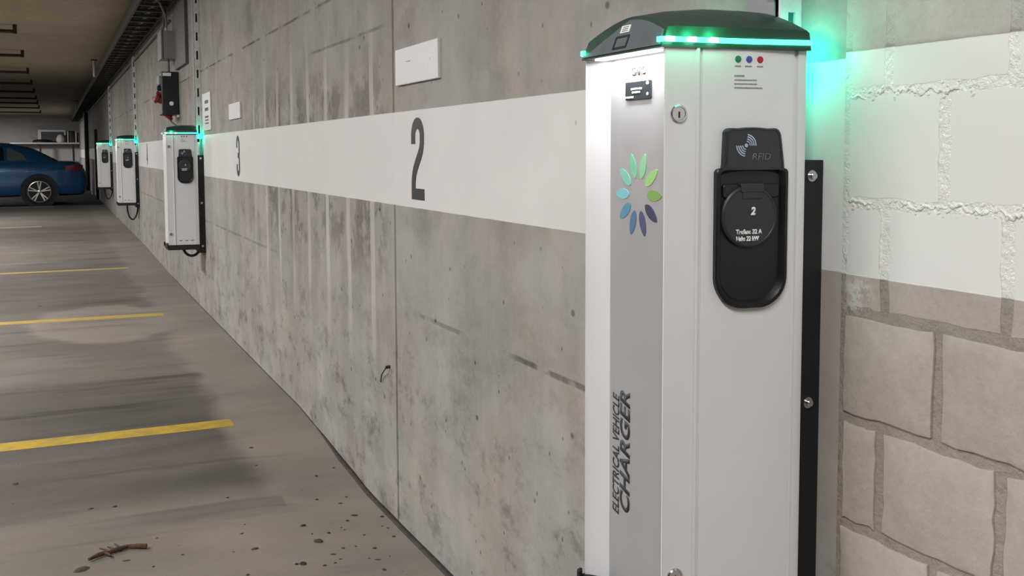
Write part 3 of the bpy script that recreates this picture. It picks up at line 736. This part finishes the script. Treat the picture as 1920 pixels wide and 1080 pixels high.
# junction box
t = thing('junction_box', 'light grey junction box hanging above the black socket box', 'junction box', (0, 12.3, 2.61)); B = (0, 12.3, 2.61)
MB().box(-.150, 0, 12.12, 12.48, 2.605, 2.925).build('body', 'grey_box', t, B, smooth=0, bevel=.008)
MB().box(-.172, -.150, 12.11, 12.49, 2.597, 2.933).build('cover', 'grey_box', t, B, smooth=0, bevel=.006)
MB().tube([(-.10, 12.2, 2.925), (-.10, 12.2, 2.965)], .016, 10).build('cable_gland', 'white', t, B)
# black socket box with red sockets
t = thing('socket_box', 'black socket distribution box with red sockets mounted above the station', 'socket box', (0, 12.1, 1.90)); B = (0, 12.1, 1.90)
MB().box(-.190, 0, 11.96, 12.30, 1.955, 2.445).build('body', 'black', t, B, smooth=0, bevel=.012)
MB().slab(F((0, 0, 0), (1, 0, 0), (0, 0, 1), (0, -1, 0)), [(-.176, 2.395), (-.085, 2.395), (-.085, 2.432), (-.176, 2.432)], -11.962, -11.955).build('name_plate', 'sticker', t, B, smooth=0)['label'] = 'white label strip'
MB().lathe(F((-.088, 11.96, 2.085), (1, 0, 0), (0, 0, 1), (0, -1, 0)), [(.024, 0), (.024, .006), (.0001, .007)], 16).build('round_label', 'sticker', t, B)['label'] = 'round white label'
MB().box(-.215, -.188, 12.0, 12.24, 2.30, 2.40).build('breaker_window', 'grey_box', t, B, smooth=0, bevel=.004)
MB().lathe(F((-.19, 12.06, 2.26), (0, 1, 0), (0, 0, 1), (-1, 0, 0)), [(.03, 0), (.03, .03), (.02, .042), (.0001, .042)], 14).build('switch_knob', 'black', t, B)
def cee(fr, lab):
    s = MB().lathe(fr, [(.050, -.01), (.050, .03), (.062, .034), (.062, .060), (.052, .068), (.0001, .068)], 20).build('red_socket', 'red_plastic', t, B); s['label'] = lab
    MB().slab(fr, rrect(-.03, .03, .045, .075, .008), .02, .075).build('socket_flap', 'red_plastic', s, B, smooth=0)
cee(F((-.185, 12.09, 2.135), (0, 1, 0), (.35, 0, .94), (-.94, 0, .35)), 'round red socket on the side')
cee(F((-.105, 12.06, 1.985), (0, 1, 0), (-.8, 0, .6), (-.35, -.2, -.9)), 'round red socket underneath')
MB().box(-.03, -.005, 11.965, 12.0, 1.93, 2.0).build('foot', 'zinc', t, B, smooth=0)
# cables serving the boxes
tag(MB().tube([(-.086, 12.18, 2.44), (-.086, 12.18, 2.60)], .012, 8).build('cable_conduit', 'zinc_dark', None, (-.086, 12.18, 2.44)), 'short grey cable between junction box and socket box', 'cable', 'cables beside the boxes')
tag(MB().tube([(-.095, 12.38, 2.935), (-.095, 12.38, 3.195)], .022, 8).build('cable_conduit', 'pipe_dark', None, (-.095, 12.25, 2.93)), 'thick dark conduit rising from junction box to tray', 'cable', 'cables beside the boxes')
tag(MB().tube(bez([(-.09, 12.3, 2.975), (-.07, 12.3, 3.08), (-.12, 12.1, 3.12), (-.20, 11.9, 3.22)], 12), .014, 8).build('cable_conduit', 'cable_grey', None, (-.09, 12.3, 2.96)), 'pale cable curving from junction box up to tray', 'cable', 'cables beside the boxes')
tag(MB().tube(bez([(-.10, 12.02, 1.90), (-.10, 11.99, 1.86), (-.03, 11.9, 1.85), (-.012, 11.6, 1.70)], 10), .010, 8).build('cable_conduit', 'zinc_dark', None, (-.10, 12.06, 1.93)), 'thin cable running down from the black socket box', 'cable', 'cables beside the boxes')
# wall plates
def plate(name, y0, y1, z0, z1, label, marks):
    yc = (y0 + y1) / 2; t = thing(name, label, 'wall sign', (0, yc, z0), 'blank white wall plates'); B = (0, yc, z0)
    MB().box(-.014, 0, y0, y1, z0, z1).build('panel', 'white', t, B, smooth=0, bevel=.002)
    fr = F((-.014, yc, z0), (0, -1, 0), (0, 0, 1), (-1, 0, 0)); h = z1 - z0; w = y1 - y0
    if marks:
        m = MB(); m.slab(fr, [(-.11, h * .60), (-.06, h * .60), (-.06, h * .615), (-.11, h * .615)], -.001, .001); m.build('dark_scratch', 'text_fine', t, B, smooth=0)
        r = random.Random(4)
        for k in range(6):
            q = r.uniform(.006, .012)
            MB().lathe(F(fr(w * .28 + r.uniform(-.06, .05), h * .5 + r.uniform(-.02, .02)), fr.r, fr.u, fr.n), [(q, -.0005), (q * .7, .0015), (.0003, .002)], 9).build('glue_spot', 'sticker', t, B)
plate('blank_sign', 3.515, 4.022, 1.802, 1.950, 'large blank white plate on concrete above the number 2', True)
plate('blank_sign', 7.86, 8.395, 1.792, 1.918, 'small blank white plate on concrete above the number 3', False)
# wire sticking from the wall
t = MB().tube([(0, 4.188, .572), (-.02, 4.19, .570)], .007, 8); t.tube(bez([(-.018, 4.19, .570), (-.03, 4.20, .54), (-.012, 4.28, .53), (-.006, 4.31, .478)], 10), .0028, 6)
tag(t.build('bent_wire', 'leaf_dark', None, (0, 4.19, .57)), 'short bent black wire sticking out of the concrete near the joint', 'wire')
# ------------------------------------------------------------------ cable ladder under the ceiling along the wall
LX0, LX1, LZ = -.40, -.06, 3.20
t = thing('cable_ladder', 'long dark cable ladder running along the wall under the ceiling', 'cable ladder', (-.23, 9, LZ)); B = (-.23, 9, LZ)
for x, nm in ((LX0, 'side_rail'), (LX1, 'side_rail')):
    MB().box(x - .012, x + .012, 3, 58.5, LZ, LZ + .16).build(nm, 'tray', t, B, smooth=0)
for i in range(96):
    y = 8.6 + .52 * i
    MB().box(LX0 + .012, LX1 - .012, y - .035, y + .035, LZ + .01, LZ + .04).build('rung', 'tray', t, B, smooth=0)
for k, (x, r, mm) in enumerate(((-.335, .034, 'cable'), (-.262, .029, 'cable'), (-.197, .026, 'cable_grey'), (-.125, .036, 'cable'))):
    rr = random.Random(k); n = 55
    tag(MB().tube([(x + rr.uniform(-.003, .003), 4 + i, LZ + .042 + r + rr.uniform(0, .012)) for i in range(n)], r, 7).build('cable_run', mm, None, (x, 4, LZ + .05)),
        ['outermost black cable lying in the cable ladder', 'black cable beside the outermost one in the ladder', 'pale grey cable lying in the cable ladder', 'black cable nearest the wall in the cable ladder'][k], 'cable', 'cables in the ladder')
o = MB().tube([(-.02, 12.6, 3.10), (-.02, 58, 3.10)], .013, 8).build('wall_tube', 'zinc_dark', None, (-.02, 12.6, 3.10)); tag(o, 'thin dark tube on the wall just below the cable ladder', 'pipe')  # thin dark tube along the wall under the ladder
for y, lb in ((24.1, 'nearer white rod hanging from ceiling to cable ladder'), (43.0, 'farther white rod hanging from ceiling to cable ladder')):
    t = thing('hanger_rod', lb, 'hanger rod', (-.43, y, ZC), 'white hanger rods'); B = (-.43, y, ZC)
    MB().tube([(-.443, y, LZ + .02), (-.443, y, ZC - .02)], .029, 10).build('rod', 'sticker', t, B)
    MB().box(-.50, -.38, y - .06, y + .06, ZC - .03, ZC).build('ceiling_foot', 'zinc_dark', t, B, smooth=0)
# suspended pipes across the bays
for i, y in enumerate((18.1, 22.5, 27.1, 31.4, 35.6, 39.8, 43.6, 48.1, 53.5)):
    t = thing('suspended_pipe', 'dark pipe under the ceiling across the bays, %s from the camera' % ['first', 'second', 'third', 'fourth', 'fifth', 'sixth', 'seventh', 'eighth', 'ninth'][i], 'pipe', (-1.8, y, 3.5), 'dark suspended ceiling pipes'); B = (-1.8, y, 3.5)
    MB().tube([(-1.80, y, 3.49), (-9.5, y, 3.49)], .030, 8).build('pipe', 'pipe_dark', t, B)
    MB().box(-1.86, -1.80, y - .035, y + .035, 3.455, ZC).build('end_bracket', 'pipe_dark', t, B, smooth=0)
    MB().box(-5.53, -5.47, y - .03, y + .03, 3.48, ZC).build('bracket', 'pipe_dark', t, B, smooth=0)

# ------------------------------------------------------------------ blue car parked across the far bay
CY0 = 32.0; CW = 1.30; CY = CY0 + CW
t = thing('car', 'blue car parked tail to the wall at the end of the bays', 'car', (-3.7, CY, 0)); B = (-3.7, CY, 0)
ST = [(-.440, .50, .80, .92), (-.475, .38, .98, 1.05), (-.56, .30, 1.16, 1.16), (-.66, .28, 1.245, 1.205), (-1.0, .27, 1.268, 1.27), (-1.73, .27, 1.29, 1.30), (-2.6, .25, 1.30, 1.30), (-4.2, .25, 1.30, 1.295), (-5.0, .25, 1.27, 1.285),
      (-5.9, .27, 1.16, 1.265), (-6.6, .28, 1.06, 1.18), (-6.95, .34, .92, 1.02), (-7.03, .46, .78, .86)]
rings = []
for X, zb, zt, w in ST:
    h = zt - zb
    half = [(0, zb), (.80 * w, zb), (.965 * w, zb + .06), (.995 * w, zb + .18 * h), (w, zb + .42 * h), (.985 * w, zb + .60 * h), (.992 * w, zb + .70 * h), (.975 * w, zb + .84 * h), (.92 * w, zt - .035), (.80 * w, zt), (.4 * w, zt + .018)]
    ring = [Vector((X, CY - y, z)) for y, z in half] + [Vector((X, CY, zt + .022))] + [Vector((X, CY + y, z)) for y, z in half[::-1][:-1]]
    rings.append(ring)
MB().loft(rings).build('body', 'car', t, B, smooth=40)
GH = [(-1.22, 1.27, 1.275, 1.10, 1.08), (-1.55, 1.27, 1.45, 1.14, .98), (-2.0, 1.28, 1.685, 1.17, .93), (-2.5, 1.28, 1.785, 1.18, .93), (-3.1, 1.28, 1.835, 1.18, .94), (-3.7, 1.28, 1.815, 1.18, .94), (-4.15, 1.28, 1.70, 1.17, .95), (-4.6, 1.28, 1.50, 1.15, 1.0), (-5.05, 1.26, 1.275, 1.10, 1.06)]
rings = []
for X, z0, z1, w0, w1 in GH:
    half = [(w0, z0 - .03), (w0 * .985, z0 + .02), (w1 + (w0 - w1) * .25, z0 + (z1 - z0) * .78), (w1, z1 - .02), (w1 * .85, z1 + .012), (w1 * .4, z1 + .03)]
    rings.append([Vector((X, CY - y, z)) for y, z in half] + [Vector((X, CY + y, z)) for y, z in half[::-1]])
rf = MB().loft(rings).build('roof', 'car', t, B, smooth=45)
def side_pane(name, pts, mat, out=.012):
    for s in (-1, 1):
        A = [];
        for X, z in pts:
            # point on the inclined side of the cabin
            for (a, b) in zip(GH, GH[1:]):
                if b[0] <= X <= a[0]:
                    k = (X - a[0]) / (b[0] - a[0]); w0 = a[3] + (b[3] - a[3]) * k; w1 = a[4] + (b[4] - a[4]) * k; z1 = a[2] + (b[2] - a[2]) * k; break
            f = max(0, min(1, (z - 1.28) / max(.05, z1 - 1.28))); y = w0 * .985 + (w1 - w0 * .985) * min(1, f * .95)
            A.append((X, y, z))
        MB().loft([[Vector((x, CY + s * (y + o), z)) for x, y, z in A] for o in (out, -.02)]).build(name, mat, t, B, smooth=0)
side_pane('side_window', [(-2.62, 1.315), (-2.66, 1.70), (-3.2, 1.765), (-3.75, 1.735), (-4.2, 1.60), (-4.75, 1.32)], 'glass_dark')
side_pane('quarter_window', [(-2.02, 1.32), (-2.16, 1.50), (-2.42, 1.655), (-2.56, 1.68), (-2.54, 1.315)], 'glass_pale')
MB().loft([[Vector((X, CY + y, z + o)) for X, y, z in ((-1.30, -.88, 1.33), (-1.30, .88, 1.33), (-1.93, .78, 1.672), (-1.93, -.78, 1.672))] for o in (.02, -.02)]).build('rear_window', 'glass_dark', t, B, smooth=0)
MB().loft([[Vector((X, CY + y, z + o)) for X, y, z in ((-4.95, -.92, 1.345), (-4.95, .92, 1.345), (-4.2, .84, 1.70), (-4.2, -.84, 1.70))] for o in (.025, -.02)]).build('windscreen', 'glass_dark', t, B, smooth=0)
for s in (-1, 1):                                # rear lamps wrap round the corners
    P = []
    for X, w in ((-1.03, 1.272), (-.82, 1.245), (-.66, 1.205), (-.575, 1.10), (-.535, .80)):
        z0, z1 = (.985, 1.175) if X > -.9 else (1.03, 1.14)
        P.append([Vector((X + .012, CY + s * (w + .006), z0)), Vector((X + .004, CY + s * (w - .002), z1)), Vector((X - .06, CY + s * (w - .06), z1)), Vector((X - .06, CY + s * (w - .06), z0))])
    MB().loft(P).build('tail_light', 'tail', t, B, smooth=40)['label'] = 'red tail light'
    m = MB().lathe(F((-2.95, CY + s * 1.0, .0), (1, 0, 0), (0, 0, 1), (0, s, 0)), [(.001, 0), (.0011, .001)], 6)
    for X in (-1.733, -5.75):
        fr = F((X, CY + s * 1.297, .405), (1, 0, 0), (0, 0, 1), (0, s, 0))
        MB().disc(fr, .50, -.25, .006, 36).build('wheel_arch', 'black_matte', t, B, smooth=30)
        lip = MB().tube([fr(.505 * math.cos(math.radians(a)), .505 * math.sin(math.radians(a)), .004) for a in range(-14, 195, 8)], .018, 8); lip.build('arch_lip', 'car', t, B)
        w = MB().lathe(fr, [(.29, -.2), (.385, -.19), (.405, -.16), (.405, -.01), (.39, .014), (.315, .022), (.305, .012), (.30, -.05)], 40).build('wheel', 'tyre', t, B)
        w['label'] = 'black tyre with silver five spoke rim'
        m = MB().lathe(fr, [(.305, .010), (.312, .022), (.296, .026), (.285, .012), (.275, -.05), (.24, -.06)], 40)
        m.lathe(fr, [(.06, -.02), (.06, .012), (.045, .020), (.0001, .020)], 16)
        for k in range(5):
            for dd in (-9, 9):
                a = math.radians(90 + 72 * k); b = math.radians(90 + 72 * k + dd)
                m.bar(fr(.035 * math.cos(a), .035 * math.sin(a), .004), fr(.295 * math.cos(b), .295 * math.sin(b), .012), .035, .022, fr.n)
        r = m.build('rim', 'rim', t, B, smooth=30); r.parent = w
        MB().disc(fr, .28, -.12, -.07, 24).build('brake_disc', 'black_matte', w, B)
m = MB().box(-.475, -.425, CY - .75, CY + .75, .42, .55); m.build('bumper_insert', 'black_matte', t, B, smooth=0, bevel=.01)
for s in (-1, 1): MB().loft([[Vector((X, CY + s * y, z)) for X, y, z in ((-4.62, 1.24, 1.29), (-4.50, 1.46, 1.30), (-4.50, 1.48, 1.42), (-4.62, 1.26, 1.40))], [Vector((X, CY + s * y, z)) for X, y, z in ((-4.74, 1.24, 1.31), (-4.70, 1.44, 1.32), (-4.70, 1.46, 1.40), (-4.74, 1.26, 1.39))]]).build('mirror', 'car', t, B, smooth=40)

# ------------------------------------------------------------------ far end: shelf with stored things, posts and pipes
YB = 59.4
t = thing('wall_shelf', 'long pale shelf on posts against the far wall behind the car', 'shelf', (-1.2, YB, 2.0)); B = (-1.2, YB, 2.0)
MB().box(-3.4, .42 - .45, YB - .4, YB + .55, 2.02, 2.09).build('board', 'white', t, B, smooth=0)
for x in (-.33, -1.95, -3.3): MB().box(x - .05, x + .05, YB - .38, YB - .28, 0, 2.02).build('post', 'pipe_dark', t, B, smooth=0)
t = thing('framed_board', 'white framed dark board standing on the far shelf', 'frame', (-1.4, YB + .3, 2.09)); B = (-1.4, YB + .3, 2.09)
m = MB(); m.box(-2.06, -.68, YB + .25, YB + .33, 2.68, 2.78); m.box(-2.06, -1.90, YB + .25, YB + .33, 2.09, 2.68); m.box(-.76, -.68, YB + .25, YB + .33, 2.09, 2.68); m.build('frame', 'white', t, B, smooth=0)
MB().box(-1.90, -.76, YB + .28, YB + .31, 2.09, 2.68).build('board', 'sheet', t, B, smooth=0)
def sack(name, c, r, mat, label, cat):
    m = MB(); n = 12; rg = []
    rr = random.Random(name)
    for k, (f, h) in enumerate(((.6, 0), (1, .12), (1.05, .4), (.85, .75), (.5, .95), (.1, 1.0))):
        rg.append([Vector((c[0] + r[0] * f * math.cos(2 * PI * q / n) * rr.uniform(.9, 1.1), c[1] + r[1] * f * math.sin(2 * PI * q / n) * rr.uniform(.9, 1.1), c[2] + r[2] * h)) for q in range(n)])
    return tag(m.loft(rg).build(name, mat, None, c, smooth=60), label, cat)
sack('white_sack', (-.95, YB, 2.09), (.20, .22, .45), 'bag', 'bright white sack sitting on the far shelf', 'sack')
sack('black_bag', (-1.85, YB - .1, 2.09), (.50, .25, .18), 'black_matte', 'flat black bag lying at the left of the far shelf', 'bag')
t = thing('storage_drum', 'dark round drum with cream bands on the far shelf', 'drum', (-.38, YB, 2.09)); B = (-.38, YB, 2.09)
MB().lathe(F((-.38, YB, 2.09), (1, 0, 0), (0, 1, 0)), [(.001, 0), (.24, 0), (.25, .05), (.25, .58), (.2, .63), (.001, .63)], 20).build('drum', 'barrel', t, B)
for s in (-1, 1): MB().box(-.38 + s * .20 - .035, -.38 + s * .20 + .035, YB - .27, YB - .13, 2.09, 2.72).build('cream_band', 'cream', t, B, smooth=0, bevel=.02)
MB().box(-.36 + .3, -.025 - .0, YB - .25, YB + .3, 2.09, 2.62).build('storage_crate', 'crate', None, (-.05, YB, 2.09), smooth=0, bevel=.02)
tag(bpy.data.objects['storage_crate'], 'mottled grey crate at the wall end of the far shelf', 'crate')
for y, x, r, z1, mm, lb in ((43.9, -.09, .08, 3.15, 'pipe_dark', 'farther dark drainpipe on the wall behind the car tail'), (35.4, -.05, .045, 2.3, 'pipe_dark', 'thin dark pipe on the wall just behind the farthest station'), (39.6, -.05, .05, 1.28, 'zinc', 'short pale post against the wall behind the car tail')):
    tag(MB().tube([(x, y, 0), (x, y, z1)], r, 10).build('wall_pipe', mm, None, (x, y, 0)), lb, 'pipe', 'pipes low on the far wall')

# ------------------------------------------------------------------ litter on the floor
LITTER = [(-0.195, 4.803, 0.016), (-0.271, 4.475, 0.019), (-0.18, 4.409, 0.026), (-0.126, 4.5, 0.019), (-0.165, 4.231, 0.041), (-0.211, 4.165, 0.015), (-0.048, 4.181, 0.021), (-0.084, 4.064, 0.011), (-0.067, 4.035, 0.012), (-0.415, 4.128, 0.027), (-0.397, 3.934, 0.036), (-0.65, 3.94, 0.033), (-0.733, 3.945, 0.011), (-0.375, 3.781, 0.029), (-0.508, 3.72, 0.027), (-0.533, 3.724, 0.016), (-0.19, 3.978, 0.014), (-0.194, 3.815, 0.02), (-0.262, 3.851, 0.012), (-0.36, 3.725, 0.012), (-0.389, 3.692, 0.013), (-0.248, 3.709, 0.012), (-0.22, 3.69, 0.028), (-0.226, 3.581, 0.021), (-0.719, 3.702, 0.014), (-0.435, 3.676, 0.016), (-0.261, 4.082, 0.011), (-0.255, 4.051, 0.012), (-0.076, 3.926, 0.018), (-0.642, 4.224, 0.009), (-0.674, 4.123, 0.013), (-0.657, 4.596, 0.018), (-0.448, 5.019, 0.01), (-0.081, 4.902, 0.011), (-0.233, 4.606, 0.011), (-0.401, 4.023, 0.009), (-0.33, 4.024, 0.017), (-0.318, 3.84, 0.016), (-0.162, 3.714, 0.007), (-0.019, 3.848, 0.015), (-1.548, 5.223, 0.036), (-1.133, 4.69, 0.022), (-1.231, 4.708, 0.026), (-0.417, 5.339, 0.023), (-0.446, 5.027, 0.013), (-0.996, 4.225, 0.013), (-0.919, 4.003, 0.013), (-1.124, 4.037, 0.031), (-1.035, 3.932, 0.012), (-0.655, 4.589, 0.012), (-1.508, 11.301, 0.034), (-0.667, 4.126, 0.011)]

big = {10: ('large oval dead leaf on the floor near the joint, biggest of the scraps', 'leaf'), 4: ('long thin dark scrap on the floor beside the wall joint', 'leaf scrap'),
       6: ('curled dark leaf scrap nearest the wall below the vertical joint', 'leaf scrap'), 9: ('dark folded leaf scrap left of the large oval leaf', 'leaf scrap'),
       40: ('lone dark leaf scrap out on the worn bay at the far left', 'leaf scrap'), 23: ('dark upright leaf scrap closest to the bottom edge near the wall', 'leaf scrap'),
       11: ('dark chunky scrap between the twig and the large oval leaf', 'leaf scrap'), 47: ('thin dark sliver lying just right of the brown twig', 'leaf scrap')}
rng = random.Random(11)
for i, (x, y, l) in enumerate(LITTER):
    a = rng.uniform(-.5, .5) + (PI / 2 if i in (23, 6) else 0); l = l * 1.05; w = l * (.62 if i == 10 else rng.uniform(.35, .6) if i not in (4, 13, 22, 47) else .22)
    n = 9; z = zf(x, y); h = .35 * w
    up = []; dn = []
    for k in range(n):
        th = 2 * PI * k / n; q = rng.uniform(.8, 1.12); u = math.cos(th) * l / 2 * q; v = math.sin(th) * w / 2 * q * 2.0
        px, py = x + u * math.cos(a) - v * math.sin(a), y + u * math.sin(a) + v * math.cos(a)
        dn.append(Vector((px, py, z + .0003))); up.append(Vector((px - (px - x) * .25, py - (py - y) * .25, z + h * rng.uniform(.3, .8))))
    m = MB(); m.add(dn + up + [Vector((x, y, z + h))], [list(range(n))[::-1]] + [(k, (k + 1) % n, (k + 1) % n + n, k + n) for k in range(n)] + [(k + n, (k + 1) % n + n, 2 * n) for k in range(n)])
    o = m.build('dead_leaf' if i == 10 else 'leaf_scrap', 'leaf_dark' if rng.random() < .6 and i != 10 else 'leaf', None, (x, y, z), smooth=60)
    if i in big: tag(o, big[i][0], big[i][1])
    else: tag(o, 'tiny dark leaf scrap scattered on the concrete floor near the wall', 'leaf scrap', 'tiny leaf scraps on the floor')
TW = [(-1.257, 4.084), (-1.221, 4.112), (-1.182, 4.127), (-1.148, 4.14), (-1.111, 4.155), (-1.076, 4.138), (-1.043, 4.126)]
t = thing('twig', 'brown broken twig with side shoots lying on the floor', 'twig', (-1.15, 4.13, zf(-1.15, 4.13))); B = (-1.15, 4.13, zf(-1.15, 4.13))
zt = B[2] + .011
MB().tube([(x, y, zt + .002 * (i % 2)) for i, (x, y) in enumerate(TW)], [.006, .009, .008, .010, .008, .010, .011], 7).build('stem', 'twig', t, B)
for a, b in (((-1.182, 4.127), (-1.215, 4.175)), ((-1.165, 4.135), (-1.185, 4.18)), ((-1.148, 4.14), (-1.158, 4.20)), ((-1.2, 4.12), (-1.18, 4.08))):
    MB().tube([(*a, zt), ((a[0] + b[0]) / 2 + .004, (a[1] + b[1]) / 2, zt + .003), (*b, zt + .002)], [.006, .005, .003], 6).build('side_shoot', 'twig', t, B)
x, y = -1.285, 4.018; z = zf(x, y)
m = MB(); n = 12; L = [Vector((x + .030 * math.cos(2 * PI * k / n), y + .022 * math.sin(2 * PI * k / n) + .3 * .030 * math.cos(2 * PI * k / n), z + .0004)) for k in range(n)]
m.add(L + [Vector((p.x * .6 + x * .4, p.y * .6 + y * .4, z + .008)) for p in L] + [Vector((x, y, z + .006))], [list(range(n))[::-1]] + [(k, (k + 1) % n, (k + 1) % n + n, k + n) for k in range(n)] + [(k + n, (k + 1) % n + n, 2 * n) for k in range(n)])
tag(m.build('dead_leaf', 'leaf', None, (x, y, z), smooth=60), 'curled brown leaf beside the left end of the twig', 'leaf')

# ------------------------------------------------------------------ ceiling lamps and light
def lamp(x, y, power, lng=2.0):
    t = thing('ceiling_lamp', 'long white fluorescent lamp on the garage ceiling, out of view', 'lamp', (x, y, ZC), 'ceiling lamps'); B = (x, y, ZC)
    MB().box(x - .09, x + .09, y - lng / 2, y + lng / 2, ZC - .10, ZC).build('lamp_body', 'white', t, B, smooth=0, bevel=.01)
    MB().box(x - .07, x + .07, y - lng / 2 + .05, y + lng / 2 - .05, ZC - .13, ZC - .10).build('diffuser', 'tube', t, B, smooth=0)
    L = bpy.data.lights.new('lamp_light', 'AREA'); L.shape = 'RECTANGLE'; L.size = .30 * S; L.size_y = lng * S; L.energy = power; L.color = (1, .985, .975)
    o = bpy.data.objects.new('lamp_light', L); C.objects.link(o); o.location = Vector((x, y, ZC - .14)) * S
for x, y, p in LAMPS: lamp(x, y, p)
def down_light(loc, p, sx, sy):
    L = bpy.data.lights.new('cap_light', 'AREA'); L.shape = 'RECTANGLE'; L.size = sx * S; L.size_y = sy * S; L.energy = p; L.color = (1, 1, 1)
    o = bpy.data.objects.new('cap_light', L); C.objects.link(o); o.location = Vector(loc) * S
for y, p in ((1.634, CAPW), (10.225, CAPW), (18.41, CAPW), (26.7, CAPW)): down_light((-.334, y, 1.7045), p, .016, .20)
def led_light(loc, p):
    L = bpy.data.lights.new('led_light', 'POINT'); L.energy = p; L.color = (.02, 1, .40); L.shadow_soft_size = .006
    o = bpy.data.objects.new('led_light', L); C.objects.link(o); o.location = Vector(loc) * S
for y in (1.634, 10.225, 18.41, 26.7):
    for q in ((.012, .055, .098) if y < 2 else (.055,)):
        p = Vector((-.352, -.1525)).lerp(Vector((-.045, -.192)), q / .31); led_light((p.x, y + p.y - .012, 1.738 + (.03 if y > 18 else 0)), LEDW * (1 if y < 2 else 2))
w = bpy.data.worlds.new('World'); bpy.context.scene.world = w; w.use_nodes = True
w.node_tree.nodes['Background'].inputs[0].default_value = (.5, .47, .43, 1); w.node_tree.nodes['Background'].inputs[1].default_value = .02

# ------------------------------------------------------------------ camera
cam = bpy.data.cameras.new('camera'); co = bpy.data.objects.new('camera', cam); C.objects.link(co); bpy.context.scene.camera = co
yaw, pitch, roll = math.radians(24.74666), math.radians(4.1), math.radians(-.2)
fw = Vector((math.sin(yaw) * math.cos(pitch), math.cos(yaw) * math.cos(pitch), -math.sin(pitch))); r0 = Vector((math.cos(yaw), -math.sin(yaw), 0)); u0 = r0.cross(fw)
R = r0 * math.cos(roll) + u0 * math.sin(roll); U = -r0 * math.sin(roll) + u0 * math.cos(roll)
mt = Matrix((R, U, -fw)).transposed().to_4x4(); mt.translation = Vector((-1.33, 0, 1.526)) * S
co.matrix_world = mt; cam.sensor_width = 36; cam.lens = 36 * 1860 / 1920; cam.shift_y = -(540 - 417.325) / 1920; cam.clip_start = .02; cam.clip_end = 200
sc = bpy.context.scene
sc.view_settings.view_transform = 'Standard'; sc.view_settings.look = 'None'; sc.view_settings.gamma = 1; sc.view_settings.use_curve_mapping = False
sc.view_settings.exposure = EXPO
